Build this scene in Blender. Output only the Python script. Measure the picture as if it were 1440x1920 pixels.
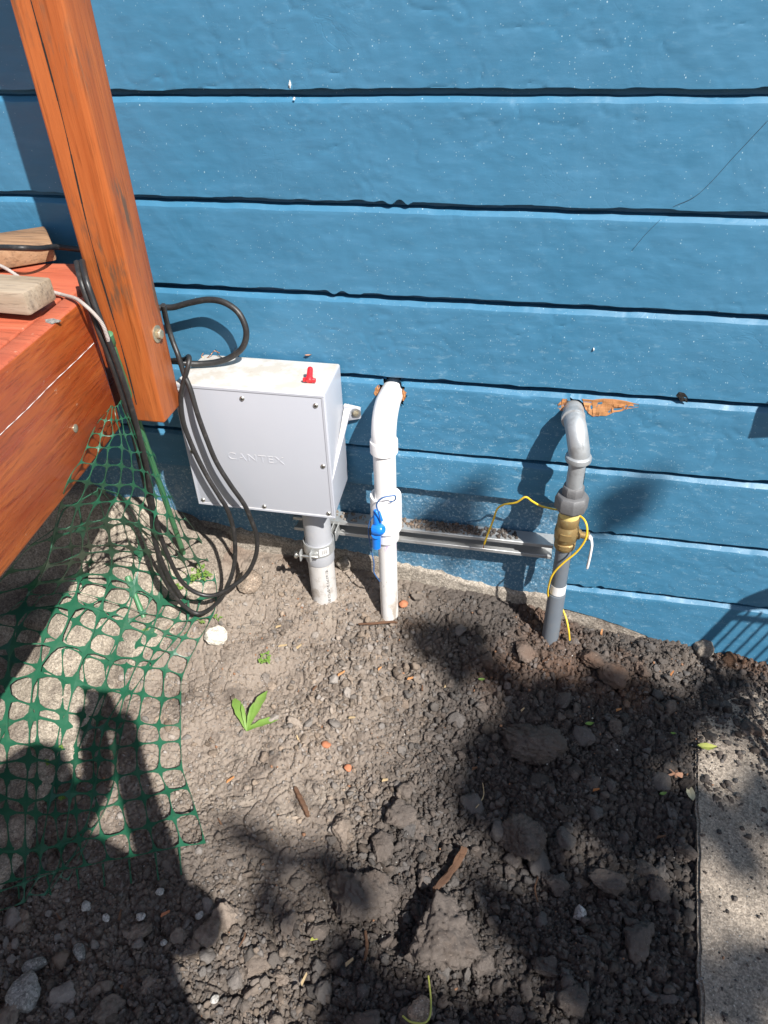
import bpy, bmesh, math, random
import numpy as np
from mathutils import Vector, Matrix

random.seed(7)
rng = np.random.default_rng(11)
scene = bpy.context.scene
COL = scene.collection
for o in list(bpy.data.objects):
    bpy.data.objects.remove(o)

# ------------------------------------------------------------------ camera
F, W0, H0 = 1373.9, 1440.0, 1920.0
def unit(v):
    v = np.array(v, float); return v / np.linalg.norm(v)
_dn = unit((65, 1790, F)); _lf = unit((-7340, -788, F))
AX, AZ = -_lf, -_dn
AY = unit(np.cross(AZ, AX)); AX = unit(np.cross(AY, AZ))
ROT = np.stack([AX, AY, AZ])                   # world = ROT @ camera (x right, y down, z forward)
CAM = np.array([0.0, -1.33, 1.38])
cam = bpy.data.cameras.new('camera'); cam_ob = bpy.data.objects.new('camera', cam); COL.objects.link(cam_ob)
cam.sensor_fit = 'HORIZONTAL'; cam.sensor_width = 36.0; cam.lens = 36.0 * F / W0
cam.clip_start = 0.01; cam.clip_end = 2000
_m = Matrix.Identity(4)
for r in range(3):
    _m[r][0] = ROT[r][0]; _m[r][1] = -ROT[r][1]; _m[r][2] = -ROT[r][2]; _m[r][3] = CAM[r]
cam_ob.matrix_world = _m
scene.camera = cam_ob
scene.render.resolution_x, scene.render.resolution_y = 768, 1024

# ------------------------------------------------------------------ sun, sky, exposure
SUN = np.array([-0.98, 1.0, -1.50])            # direction the sunlight travels
_s = Vector(-SUN).normalized()
sun = bpy.data.lights.new('sun', 'SUN'); sun_ob = bpy.data.objects.new('sun', sun); COL.objects.link(sun_ob)
sun.energy = 5.0; sun.angle = math.radians(0.5); sun.color = (1.0, 0.965, 0.91)
sun_ob.rotation_euler = _s.to_track_quat('Z', 'Y').to_euler(); sun_ob.location = (4, -5, 6)
world = bpy.data.worlds.new('World'); scene.world = world; world.use_nodes = True
wn = world.node_tree; wn.nodes.clear()
sky = wn.nodes.new('ShaderNodeTexSky'); sky.sky_type = 'NISHITA'; sky.sun_disc = False
sky.sun_elevation = math.asin(_s.z); sky.sun_rotation = math.atan2(_s.x, _s.y)
bg = wn.nodes.new('ShaderNodeBackground'); bg.inputs[1].default_value = 0.068
wo = wn.nodes.new('ShaderNodeOutputWorld')
wn.links.new(sky.outputs[0], bg.inputs[0]); wn.links.new(bg.outputs[0], wo.inputs[0])
scene.view_settings.view_transform = 'Standard'; scene.view_settings.look = 'None'
scene.view_settings.exposure = 0.70; scene.view_settings.gamma = 1.0
scene.view_settings.use_curve_mapping = False
scene.render.engine = 'CYCLES'
scene.cycles.samples = 96; scene.cycles.use_denoising = True

# ------------------------------------------------------------------ real-place points from the survey of the photograph
def ray(px, py):
    return ROT @ np.array([px - 720.0, py - 960.0, F])
def pt(px, py, d):                             # point standing d metres in front of the wall
    v = ray(px, py); t = (-d - CAM[1]) / v[1]; return CAM + t * v
def ph(px, py, z):                             # point at height z
    v = ray(px, py); t = (z - CAM[2]) / v[2]; return CAM + t * v
def pxx(px, py, x):
    v = ray(px, py); t = (x - CAM[0]) / v[0]; return CAM + t * v

# ------------------------------------------------------------------ noise
def _hash(ix, iy, iz, seed):
    h = (ix.astype(np.int64) * 374761393 + iy.astype(np.int64) * 668265263 + iz.astype(np.int64) * 2147483647 + seed * 974711) & 0x7fffffff
    h = ((h ^ (h >> 13)) * 1274126177) & 0x7fffffff
    h = ((h ^ (h >> 16)) * 1103515245 + 12345) & 0x7fffffff
    return (h ^ (h >> 15)) / float(0x7fffffff)
def vnoise(x, y, z=None, seed=0):
    x = np.asarray(x, float); y = np.asarray(y, float)
    z = np.zeros_like(x) if z is None else np.asarray(z, float)
    ix, iy, iz = np.floor(x), np.floor(y), np.floor(z)
    fx, fy, fz = x - ix, y - iy, z - iz
    fx = fx*fx*fx*(fx*(fx*6-15)+10); fy = fy*fy*fy*(fy*(fy*6-15)+10); fz = fz*fz*fz*(fz*(fz*6-15)+10)
    out = 0
    for a in (0, 1):
        for b in (0, 1):
            for c in (0, 1):
                wgt = (fx if a else 1-fx) * (fy if b else 1-fy) * (fz if c else 1-fz)
                out = out + wgt * _hash(ix+a, iy+b, iz+c, seed)
    return out * 2 - 1
def fbm(x, y, z=None, octv=4, seed=0, gain=0.5):
    s, a, f, n = 0, 1.0, 1.0, 0
    for i in range(octv):
        s = s + a * vnoise(x*f, y*f, None if z is None else z*f, seed + i*17); n += a; a *= gain; f *= 2.03
    return s / n
def worley(x, y, seed=0):
    ix, iy = np.floor(x), np.floor(y)
    f1 = np.full(x.shape, 9.0); f2 = np.full(x.shape, 9.0); idv = np.zeros(x.shape)
    zz = np.zeros_like(x)
    for a in (-1, 0, 1):
        for b in (-1, 0, 1):
            cx = ix + a + _hash(ix+a, iy+b, zz, seed); cy = iy + b + _hash(ix+a, iy+b, zz, seed+5)
            d = np.hypot(cx - x, cy - y)
            hid = _hash(ix+a, iy+b, zz, seed+9)
            m = d < f1
            f2 = np.where(m, f1, np.minimum(f2, d)); idv = np.where(m, hid, idv); f1 = np.where(m, d, f1)
    return f1, f2, idv
def sstep(a, b, x):
    t = np.clip((x - a) / (b - a), 0, 1); return t*t*(3-2*t)

# ------------------------------------------------------------------ object helpers
def link(name, me, mat=None, parent=None, smooth=False):
    o = bpy.data.objects.new(name, me); COL.objects.link(o)
    if mat is not None and len(me.materials) == 0:
        for m in (mat if isinstance(mat, (list, tuple)) else [mat]): me.materials.append(m)
    if parent is not None: o.parent = parent
    if smooth: me.shade_smooth()
    return o
def tag(o, label=None, cat=None, group=None, kind=None):
    if label: o['label'] = label
    if cat: o['category'] = cat
    if group: o['group'] = group
    if kind: o['kind'] = kind
    return o
def thing(name, label, cat, loc=(0, 0, 0), group=None):
    o = bpy.data.objects.new(name, None); COL.objects.link(o); o.empty_display_size = .05
    o.location = loc
    return tag(o, label, cat, group)
def place(child, parent):                      # keep world-space mesh under a parent that has only a location
    child.parent = parent; child.location = -Vector(parent.location)
    return child
class MB:
    def __init__(s): s.v = []; s.f = []; s.mi = []; s.cur = 0
    def add(s, vs, fs):
        n = len(s.v); s.v += [tuple(map(float, p)) for p in vs]
        s.f += [tuple(i + n for i in f) for f in fs]; s.mi += [s.cur] * len(fs); return s
    def tube(s, pts, r, seg=10, caps=True):
        pts = [np.array(p, float) for p in pts]; n = len(pts)
        rs = [r] * n if np.isscalar(r) else list(r)
        tan = [unit(pts[min(i+1, n-1)] - pts[max(i-1, 0)]) for i in range(n)]
        a = np.array([0, 0, 1.0]) if abs(tan[0][2]) < .9 else np.array([1.0, 0, 0])
        nrm = unit(np.cross(tan[0], a)); vs = []
        for i in range(n):
            nrm = nrm - tan[i] * (nrm @ tan[i]); nrm = unit(nrm); b = np.cross(tan[i], nrm)
            for k in range(seg):
                t = 2*math.pi*k/seg; vs.append(pts[i] + rs[i]*(math.cos(t)*nrm + math.sin(t)*b))
        fs = [(i*seg+k, i*seg+(k+1) % seg, (i+1)*seg+(k+1) % seg, (i+1)*seg+k) for i in range(n-1) for k in range(seg)]
        if caps: fs += [tuple(range(seg-1, -1, -1)), tuple((n-1)*seg+k for k in range(seg))]
        return s.add(vs, fs)
    def lathe(s, o, axis, prof, seg=24, ph0=0.0):   # prof: (radius, distance along axis)
        o = np.array(o, float); axis = unit(axis)
        a = np.array([0, 0, 1.0]) if abs(axis[2]) < .9 else np.array([1.0, 0, 0])
        n = unit(np.cross(axis, a)); b = np.cross(axis, n); vs = []
        for (r, t) in prof:
            for k in range(seg):
                q = 2*math.pi*k/seg + ph0; vs.append(o + axis*t + max(r, 1e-5)*(math.cos(q)*n + math.sin(q)*b))
        m = len(prof)
        fs = [(i*seg+k, i*seg+(k+1) % seg, (i+1)*seg+(k+1) % seg, (i+1)*seg+k) for i in range(m-1) for k in range(seg)]
        fs += [tuple(range(seg-1, -1, -1)), tuple((m-1)*seg+k for k in range(seg))]
        return s.add(vs, fs)
    def box(s, lo, hi):
        x0, y0, z0 = lo; x1, y1, z1 = hi
        v = [(x0,y0,z0),(x1,y0,z0),(x1,y1,z0),(x0,y1,z0),(x0,y0,z1),(x1,y0,z1),(x1,y1,z1),(x0,y1,z1)]
        return s.add(v, [(3,2,1,0),(4,5,6,7),(0,1,5,4),(1,2,6,5),(2,3,7,6),(3,0,4,7)])
    def mesh(s, name):
        me = bpy.data.meshes.new(name); me.from_pydata(s.v, [], s.f); me.validate()
        return me
    def build(s, name, mat, parent=None, smooth=True, bevel=0, segs=2, angle=40):
        me = s.mesh(name)
        if len(set(s.mi)) > 1: me.polygons.foreach_set('material_index', s.mi[:len(me.polygons)])
        bm = bmesh.new(); bm.from_mesh(me)
        bmesh.ops.recalc_face_normals(bm, faces=bm.faces)
        if bevel:
            es = [e for e in bm.edges if len(e.link_faces) == 2 and e.calc_face_angle(0) > math.radians(30)]
            bmesh.ops.bevel(bm, geom=es, offset=bevel, segments=segs, profile=.5, affect='EDGES', clamp_overlap=True)
        bm.to_mesh(me); bm.free()
        o = link(name, me, mat, None)
        if smooth:
            me.shade_smooth(); me.set_sharp_from_angle(angle=math.radians(angle))
        if parent is not None: place(o, parent)
        return o
def grid_mesh(name, V, nu, nv, keep=None):     # V (nu*nv,3), u-major
    i = np.arange((nu-1)*(nv-1)); a = (i // (nv-1))*nv + i % (nv-1)
    q = np.stack([a, a+nv, a+nv+1, a+1], 1)
    if keep is not None: q = q[keep]
    return np_mesh(name, V, q)
def np_mesh(name, V, Q):
    k = Q.shape[1]
    me = bpy.data.meshes.new(name); me.vertices.add(len(V)); me.vertices.foreach_set('co', np.asarray(V, np.float32).ravel())
    me.loops.add(Q.size); me.loops.foreach_set('vertex_index', Q.ravel().astype(np.int32))
    me.polygons.add(len(Q)); me.polygons.foreach_set('loop_start', (np.arange(len(Q))*k).astype(np.int32))
    me.polygons.foreach_set('loop_total', np.full(len(Q), k, np.int32))
    me.update(calc_edges=True); me.validate()
    return me
def smooth_path(pts, n=8):
    P = [np.array(p, float) for p in pts]; P = [2*P[0]-P[1]] + P + [2*P[-1]-P[-2]]; out = []
    for i in range(1, len(P)-2):
        p0, p1, p2, p3 = P[i-1:i+3]
        for k in range(n):
            t = k/n
            out.append(.5*((2*p1)+(-p0+p2)*t+(2*p0-5*p1+4*p2-p3)*t*t+(-p0+3*p1-3*p2+p3)*t**3))
    out.append(P[-2]); return out

# ------------------------------------------------------------------ materials
class NT:
    def __init__(s, name):
        s.m = bpy.data.materials.new(name); s.m.use_nodes = True; s.t = s.m.node_tree
        s.b = s.t.nodes['Principled BSDF']; s.out = s.t.nodes['Material Output']
        s.geo = s.t.nodes.new('ShaderNodeNewGeometry'); s.pos = s.geo.outputs['Position']
    def n(s, typ, **kw):
        nd = s.t.nodes.new(typ)
        for k, v in kw.items(): setattr(nd, k, v)
        return nd
    def l(s, a, b): s.t.links.new(a, b)
    def sv(s, sock, v):
        if hasattr(v, 'is_output') or isinstance(v, bpy.types.NodeSocket): s.l(v, sock)
        else: sock.default_value = v
    def map(s, vec, scale=(1, 1, 1), loc=(0, 0, 0), rot=(0, 0, 0)):
        m = s.n('ShaderNodeMapping'); s.l(vec, m.inputs[0])
        m.inputs['Scale'].default_value = scale; m.inputs['Location'].default_value = loc; m.inputs['Rotation'].default_value = rot
        return m.outputs[0]
    def noise(s, scale, detail=4, rough=.55, vec=None, dist=0.0):
        nd = s.n('ShaderNodeTexNoise'); s.l(vec or s.pos, nd.inputs['Vector'])
        nd.inputs['Scale'].default_value = scale; nd.inputs['Detail'].default_value = detail
        nd.inputs['Roughness'].default_value = rough; nd.inputs['Distortion'].default_value = dist
        return nd.outputs[0]
    def vor(s, scale, vec=None, feature='F1', rnd=1.0, out='Distance'):
        nd = s.n('ShaderNodeTexVoronoi', feature=feature); s.l(vec or s.pos, nd.inputs['Vector'])
        nd.inputs['Scale'].default_value = scale; nd.inputs['Randomness'].default_value = rnd
        return nd.outputs[out]
    def ramp(s, v, a, b, c0=0.0, c1=1.0):
        nd = s.n('ShaderNodeMapRange'); s.sv(nd.inputs[0], v); nd.inputs[1].default_value = a; nd.inputs[2].default_value = b
        nd.inputs[3].default_value = c0; nd.inputs[4].default_value = c1; nd.interpolation_type = 'SMOOTHSTEP'
        return nd.outputs[0]
    def math(s, op, a, b=0.0):
        nd = s.n('ShaderNodeMath', operation=op); s.sv(nd.inputs[0], a); s.sv(nd.inputs[1], b); return nd.outputs[0]
    def mix(s, f, a, b):
        nd = s.n('ShaderNodeMix', data_type='RGBA'); s.sv(nd.inputs[0], f)
        for k, v in ((6, a), (7, b)):
            if isinstance(v, tuple): v = (*v, 1) if len(v) == 3 else v
            s.sv(nd.inputs[k], v)
        return nd.outputs[2]
    def bump(s, h, strength=.5, dist=.002, prev=None):
        nd = s.n('ShaderNodeBump'); nd.inputs['Strength'].default_value = strength; nd.inputs['Distance'].default_value = dist
        s.l(h, nd.inputs['Height'])
        if prev is not None: s.l(prev, nd.inputs['Normal'])
        return nd.outputs[0]
    def xyz(s, vec=None):
        nd = s.n('ShaderNodeSeparateXYZ'); s.l(vec or s.pos, nd.inputs[0]); return nd.outputs
    def fin(s, col, rough=.6, normal=None, metal=0.0, spec=.5):
        s.sv(s.b.inputs['Base Color'], (*col, 1) if isinstance(col, tuple) and len(col) == 3 else col)
        s.sv(s.b.inputs['Roughness'], rough); s.b.inputs['Metallic'].default_value = metal
        s.b.inputs['Specular IOR Level'].default_value = spec
        if normal is not None: s.l(normal, s.b.inputs['Normal'])
        return s.m
def mat_blue():
    k = NT('blue_paint'); x, y, z = k.xyz()
    big = k.noise(2.3, 4, .55); st = k.noise(1.0, 5, .6, k.map(k.pos, (9, 60, 55)))
    col = k.mix(big, (.036, .156, .272), (.054, .188, .310))
    col = k.mix(k.ramp(st, .45, .75, 0, .35), col, (.075, .24, .40))
    # dust film low on the wall and pale paint specks, thickest around the white pipe and the low right boards
    low = k.ramp(z, .95, .35, .12, 1.0)
    near = k.ramp(k.math('ABSOLUTE', k.math('ADD', x, .12)), .85, .05, .15, 1.0)
    den = k.math('MULTIPLY', low, near)
    clump = k.noise(7, 3, .6)
    for sc, lo, hi in ((70, .02, .085), (130, .03, .14), (260, .05, .20)):
        vd = k.math('ADD', k.vor(sc, k.map(k.pos, (1, 1, .75), (sc*.01, 0, 0))), k.math('MULTIPLY', k.math('SUBTRACT', k.noise(sc*3.1, 2), .5), .16))
        vc = k.n('ShaderNodeSeparateColor'); k.l(k.vor(sc, k.map(k.pos, (1, 1, .75), (sc*.01, 0, 0)), out='Color'), vc.inputs[0])
        pick = k.ramp(k.math('SUBTRACT', k.math('ADD', k.math('MULTIPLY', den, .66), k.math('MULTIPLY', clump, .20)), vc.outputs[0]), .0, .06)
        spk = k.math('MULTIPLY', pick, k.ramp(vd, hi, lo))
        col = k.mix(k.math('MULTIPLY', spk, .85), col, (.46, .62, .70))
    scuff = k.math('MULTIPLY', den, k.ramp(k.noise(60, 5, .75, k.map(k.pos, (.5, 1, 1.3))), .55, .70))
    col = k.mix(k.math('MULTIPLY', scuff, .75), col, (.32, .47, .56))
    rust = k.math('MULTIPLY', k.ramp(k.noise(5.5, 2, .4, k.map(k.pos, (1, 1, 1), (3.1, 0, 1.7))), .70, .78), k.ramp(k.noise(45, 3), .5, .7))
    col = k.mix(k.math('MULTIPLY', rust, .35), col, (.30, .22, .17))
    b1 = k.bump(k.noise(1.0, 4, .6, k.map(k.pos, (40, 150, 120))), .22, .0012)
    b2 = k.bump(k.noise(9, 4, .45, None, .6), .38, .010, b1)
    ridge = k.math('ABSOLUTE', k.math('SUBTRACT', k.noise(9, 4, .55, k.map(k.pos, (1, 1, 1.5)), 1.6), .5))
    msk = k.ramp(k.noise(3.3, 2), .54, .70)
    b3 = k.bump(k.math('MULTIPLY', k.ramp(ridge, .0, .016, 0, 1), msk), .16, .0020, b2)
    return k.fin(col, k.ramp(k.noise(8,4,.6), .3, .7, .36, .60), b3, spec=.5)
def mat_foundation():
    k = NT('painted_stucco'); x, y, z = k.xyz()
    n1 = k.noise(140, 5, .7); n2 = k.noise(18, 5, .6)
    col = k.mix(n2, (.045, .145, .25), (.095, .22, .33))
    col = k.mix(k.math('MULTIPLY', k.ramp(n1, .52, .66), .8), col, (.40, .52, .60))  # pale speckle paints the glint of glossy stucco bumps into the colour
    col = k.mix(k.math('MULTIPLY', k.ramp(k.noise(30, 4, .7), .58, .7), .5), col, (.22, .31, .37))
    b = k.bump(k.noise(110, 6, .7), .8, .004); b = k.bump(k.noise(30, 4, .6), .5, .006, b)
    return k.fin(col, .45, b, spec=.5)
def mat_concrete(name, c0, c1, spot=(.12, .10, .085), rough_scale=1.0, amt=.5, dirt=None):
    k = NT(name)
    n = k.noise(14, 6, .65); f = k.noise(160, 5, .75)
    col = k.mix(n, c0, c1); col = k.mix(k.math('MULTIPLY', k.ramp(f, .50, .68), amt), col, spot)
    col = k.mix(k.math('MULTIPLY', k.ramp(k.noise(310, 2, .5), .60, .70), .6), col, (.62, .57, .50))
    if dirt: col = k.mix(k.math('MULTIPLY', k.ramp(k.noise(7, 5, .6), .45, .62), dirt), col, (.12, .095, .08))
    sep = k.n('ShaderNodeSeparateColor'); k.l(k.vor(330, out='Color'), sep.inputs[0])
    sep2 = k.n('ShaderNodeSeparateColor'); k.l(k.vor(170, out='Color'), sep2.inputs[0])
    hv = k.n('ShaderNodeHueSaturation'); k.sv(hv.inputs['Value'], k.math('MULTIPLY', k.ramp(sep.outputs[0], 0, 1, .74, 1.26), k.ramp(sep2.outputs[1], 0, 1, .84, 1.16))); k.l(col, hv.inputs['Color']); col = hv.outputs[0]
    b = k.bump(k.noise(150*rough_scale, 6, .75), .8, .004); b = k.bump(k.noise(40, 5, .6), .5, .008, b)
    return k.fin(col, .9, b, spec=.2)
def mat_soil(name, clod=False):
    k = NT(name); x, y, z = k.xyz()
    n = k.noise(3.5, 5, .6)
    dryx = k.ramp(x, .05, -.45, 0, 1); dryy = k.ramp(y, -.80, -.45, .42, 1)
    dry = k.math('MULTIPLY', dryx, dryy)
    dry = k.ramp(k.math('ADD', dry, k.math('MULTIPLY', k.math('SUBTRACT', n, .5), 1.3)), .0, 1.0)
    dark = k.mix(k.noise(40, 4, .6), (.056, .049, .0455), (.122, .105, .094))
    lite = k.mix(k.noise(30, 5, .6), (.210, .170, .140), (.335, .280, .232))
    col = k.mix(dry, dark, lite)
    pale = k.ramp(k.noise(8, 6, .7, k.map(k.pos, (1, 1, 1), (4, 2, 0))), .50, .66)
    col = k.mix(k.math('MULTIPLY', k.math('MULTIPLY', pale, dry), .6), col, (.345, .296, .245))
    drk = k.ramp(k.noise(15, 5, .7, k.map(k.pos, (1, 1, 1), (9, 2, 0))), .50, .68)
    col = k.mix(k.math('MULTIPLY', drk, .65), col, (.078, .063, .054))
    red = k.math('MULTIPLY', k.ramp(k.noise(4.5, 3, .5, k.map(k.pos, (1, 1, 1), (1.3, .7, 0))), .5, .68), k.ramp(y, -.36, -.16))
    col = k.mix(k.math('MULTIPLY', red, .55), col, (.150, .085, .055))
    f = k.noise(420, 3, .6)
    col = k.mix(k.math('MULTIPLY', k.ramp(f, .62, .74), .45), col, (.40, .35, .29))
    if clod:
        r = k.geo.outputs['Random Per Island']
        hv = k.n('ShaderNodeHueSaturation'); k.sv(hv.inputs['Value'], k.ramp(r, 0, 1, .72, 1.35)); k.sv(hv.inputs['Saturation'], k.ramp(k.math('FRACT', k.math('MULTIPLY', r, 7.3)), 0, 1, .6, 1.3)); k.l(col, hv.inputs['Color']); col = hv.outputs[0]
    b = k.bump(k.noise(260, 6, .75), .9, .003); b = k.bump(k.noise(75, 5, .65), .6, .006, b)
    return k.fin(col, .95, b, spec=.12)
def mat_wood(name, axis, c0, c1, c2, rough=.4, wear=.0, wearcol=(.10, .085, .07), spec=.5, white=.0, grain=1.0):
    k = NT(name); sc = [38*grain]*3; sc['xyz'.index(axis)] = 1.6
    v = k.map(k.pos, tuple(sc), (.3, .1, .2))
    g = k.noise(1.0, 6, .65, v, 1.2); big = k.noise(5, 4, .6, k.map(k.pos, tuple(1 if a != axis else .25 for a in 'xyz')))
    col = k.mix(k.ramp(g, .3, .7), c0, c1); col = k.mix(k.ramp(big, .38, .68), col, c2)
    fs = [230*grain]*3; fs['xyz'.index(axis)] = 8
    fine = k.noise(1.0, 4, .7, k.map(k.pos, tuple(fs)))
    col = k.mix(k.ramp(fine, .50, .68, 0, .58), col, tuple(c*.42 for c in c0))
    if wear:
        ws = [60]*3; ws['xyz'.index(axis)] = 9
        w = k.math('MULTIPLY', k.ramp(k.noise(1.0, 5, .7, k.map(k.pos, tuple(ws), (5, 2, 1))), .50, .64), k.ramp(k.noise(7, 3, .6), .42, .62))
        col = k.mix(k.math('MULTIPLY', w, wear), col, wearcol)
    if white:
        w2 = k.math('MULTIPLY', k.ramp(k.noise(70, 4, .75, k.map(k.pos, (1, .6, 1.3), (2, 3, 4))), .66, .72), k.ramp(k.noise(6, 3), .4, .6))
        col = k.mix(k.math('MULTIPLY', w2, white), col, (.62, .42, .30))
    b = k.bump(g, .35, .0015); b = k.bump(fine, .4, .0012, b)
    return k.fin(col, k.ramp(g, .2, .8, rough-.08, rough+.12), b, spec=spec)
def mat_plain(name, col, rough=.5, metal=0.0, var=.12, bump=.15, bs=60, spec=.5, dirt=None, dirtcol=(.2, .16, .12), dscale=25):
    k = NT(name); n = k.noise(bs*.4, 4, .6)
    c = k.mix(n, tuple(max(0, q*(1-var)) for q in col), tuple(q*(1+var) for q in col))
    if dirt: c = k.mix(k.math('MULTIPLY', k.ramp(k.noise(dscale, 6, .7), .50, .68), dirt), c, dirtcol)
    b = k.bump(k.noise(bs*4, 4, .6), bump, .001)
    return k.fin(c, k.ramp(n, .3, .7, max(.05, rough-.06), rough+.08), b, metal, spec)
def mat_boxpvc():
    k = NT('grey_box_pvc'); nz = k.xyz(k.geo.outputs['Normal'])[2]
    top = k.ramp(nz, .55, .9)
    base = k.mix(k.noise(6, 4, .6), (.41, .425, .475), (.455, .47, .515))
    dust = k.mix(k.ramp(k.noise(22, 6, .65), .40, .62), (.57, .555, .53), (.47, .43, .37))
    dust = k.mix(k.math('MULTIPLY', k.ramp(k.noise(120, 4, .7), .64, .72), .6), dust, (.26, .15, .10))
    col = k.mix(k.math('MULTIPLY', top, .92), base, dust)
    return k.fin(col, k.ramp(top, 0, 1, .38, .75), k.bump(k.noise(500, 3, .6), .08, .0006), spec=.45)
def mat_pvc_dirty():
    k = NT('dirty_white_pvc'); x, y, z = k.xyz()
    n = k.noise(28, 6, .7, k.map(k.pos, (1, 1, .45)))
    lowm = k.ramp(z, .26, .10, .12, .85)
    c = k.mix(k.math('MULTIPLY', k.ramp(n, .46, .66), lowm), (.76, .74, .72), (.34, .28, .22))
    c = k.mix(k.math('MULTIPLY', k.ramp(k.noise(150, 4, .7), .63, .70), .7), c, (.18, .14, .11))
    pr = k.math('MULTIPLY', k.ramp(k.noise(1.0, 4, .6, k.map(k.pos, (70, 70, 14))), .50, .62), k.ramp(z, .265, .315))
    c = k.mix(k.math('MULTIPLY', pr, .55), c, (.34, .22, .50))
    return k.fin(c, .42, None, spec=.45)
M = {}
M['blue'] = mat_blue(); M['stucco'] = mat_foundation()
M['concrete'] = mat_concrete('slab_concrete', (.24, .20, .16), (.39, .33, .27), spot=(.10, .085, .072), amt=.7, dirt=.35)
M['pale_concrete'] = mat_concrete('dry_apron_concrete', (.29, .245, .195), (.42, .365, .295), spot=(.13, .108, .085), amt=.75, dirt=.6)
M['footing'] = mat_concrete('bare_footing_concrete', (.27, .235, .195), (.40, .355, .30), spot=(.13, .105, .085), amt=.45, dirt=.5)
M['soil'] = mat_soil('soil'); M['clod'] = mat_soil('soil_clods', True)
M['post'] = mat_wood('stained_post_wood', 'z', (.35, .088, .022), (.49, .140, .036), (.24, .056, .016), .42, .95, (.13, .075, .045))
M['fascia'] = mat_wood('stained_fascia_wood', 'y', (.32, .056, .013), (.46, .122, .026), (.24, .036, .010), .30, .35, (.10, .04, .02), white=.5)
M['deck'] = mat_wood('red_deck_paint', 'x', (.44, .100, .050), (.52, .140, .072), (.38, .082, .040), .5, .12, white=.35, grain=.6)
M['grey_wood'] = mat_wood('weathered_wood', 'x', (.30, .235, .165), (.40, .33, .25), (.24, .19, .145), .8, .5, (.12, .10, .085), spec=.2)
M['brown_wood'] = mat_wood('old_brown_wood', 'x', (.27, .155, .085), (.36, .22, .13), (.20, .115, .065), .8, .5, (.08, .06, .05), spec=.2)
M['splinter'] = mat_wood('torn_bare_wood', 'x', (.48, .22, .085), (.60, .32, .15), (.36, .14, .05), .8, .5, (.14, .05, .02), spec=.2, grain=1.6)
M['box'] = mat_boxpvc(); M['pvc'] = mat_plain('white_pvc', (.80, .79, .79), .32, 0, .02, .03); M['pvc_dirty'] = mat_pvc_dirty()
M['grey_pvc'] = mat_plain('grey_pvc', (.135, .155, .180), .42, 0, .06, .05, dirt=.2, dirtcol=(.2, .18, .16))
M['lt_grey_pvc'] = mat_plain('light_grey_conduit', (.40, .41, .44), .42, 0, .05, .05, dirt=.3, dirtcol=(.55, .52, .48))
M['muddy_pvc'] = mat_plain('muddy_conduit', (.56, .54, .52), .6, 0, .08, .2, dirt=.95, dirtcol=(.34, .30, .26))
M['galv'] = mat_plain('galvanised_iron', (.42, .44, .455), .50, .5, .2, .5, 45, dirt=.45, dirtcol=(.23, .23, .23), dscale=40)
M['dark_iron'] = mat_plain('dull_dark_iron', (.16, .16, .165), .65, .35, .25, .6, 60, dirt=.5, dirtcol=(.22, .22, .22), dscale=60)
M['brass'] = mat_plain('old_brass', (.36, .25, .11), .55, .6, .15, .35, 60, dirt=.55, dirtcol=(.48, .42, .22), dscale=70)
M['tape'] = mat_plain('yellow_thread_tape', (.70, .56, .20), .6, 0, .15, .3)
M['zinc'] = mat_plain('zinc_channel', (.50, .51, .51), .42, .55, .12, .25, 50, dirt=.3, dirtcol=(.30, .27, .24))
M['steel'] = mat_plain('steel_hardware', (.58, .57, .53), .33, .95, .1, .15)
M['rusty'] = mat_plain('tarnished_hardware', (.50, .44, .32), .42, .8, .2, .3, dirt=.6, dirtcol=(.34, .25, .15), dscale=90)
M['cable'] = mat_plain('black_cable', (.022, .021, .021), .42, 0, .2, .2, 120, dirt=.35, dirtcol=(.09, .082, .075), dscale=80)
M['rope'] = mat_plain('grey_rope', (.40, .35, .32), .9, 0, .3, .8, 200)
M['net'] = mat_plain('green_net_plastic', (.016, .098, .052), .42, 0, .12, .1, 60, dirt=.25, dirtcol=(.10, .15, .10))
M['stake'] = mat_plain('green_stake_plastic', (.055, .19, .085), .45, 0, .12, .2, 60, dirt=.3, dirtcol=(.15, .22, .12))
M['blue_plastic'] = mat_plain('blue_plastic', (.012, .19, .70), .3, 0, .06, .05)
M['red_plastic'] = mat_plain('red_plastic', (.80, .022, .030), .4, 0, .05, .05)
M['blue_wire'] = mat_plain('blue_wire', (.035, .11, .28), .4)
M['yellow_wire'] = mat_plain('yellow_wire', (.78, .52, .035), .42, 0, .1, .1, dirt=.3, dirtcol=(.5, .33, .1))
M['copper'] = mat_plain('copper', (.60, .26, .12), .35, .9)
M['dark'] = mat_plain('black_shade_and_screen', (.012, .011, .010), .9)  # near-black for painted shade in holes and cracks, and for the phone screen
M['black_ink'] = mat_plain('printed_ink', (.03, .03, .03), .6)
M['label'] = mat_plain('paper_label', (.74, .73, .72), .6)
M['white_chip'] = mat_plain('white_flake', (.80, .80, .76), .6)
M['limestone'] = mat_concrete('pale_limestone', (.66, .60, .50), (.78, .73, .64), spot=(.50, .42, .33), amt=.4)
M['brownrock'] = mat_concrete('brown_rock', (.25, .19, .145), (.34, .27, .21), spot=(.15, .11, .08), amt=.4)
M['greyrock'] = mat_concrete('grey_rock', (.20, .19, .175), (.31, .30, .28), spot=(.12, .11, .10), amt=.4)
M['pebble'] = mat_concrete('pale_pebble', (.33, .315, .29), (.46, .445, .42), spot=(.2, .18, .165), amt=.3)
M['granite'] = mat_concrete('granite', (.36, .36, .36), (.50, .50, .49), spot=(.10, .10, .10), amt=.9)
M['brick'] = mat_plain('brick_red_chip', (.42, .16, .08), .85, 0, .2, .4)
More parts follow.
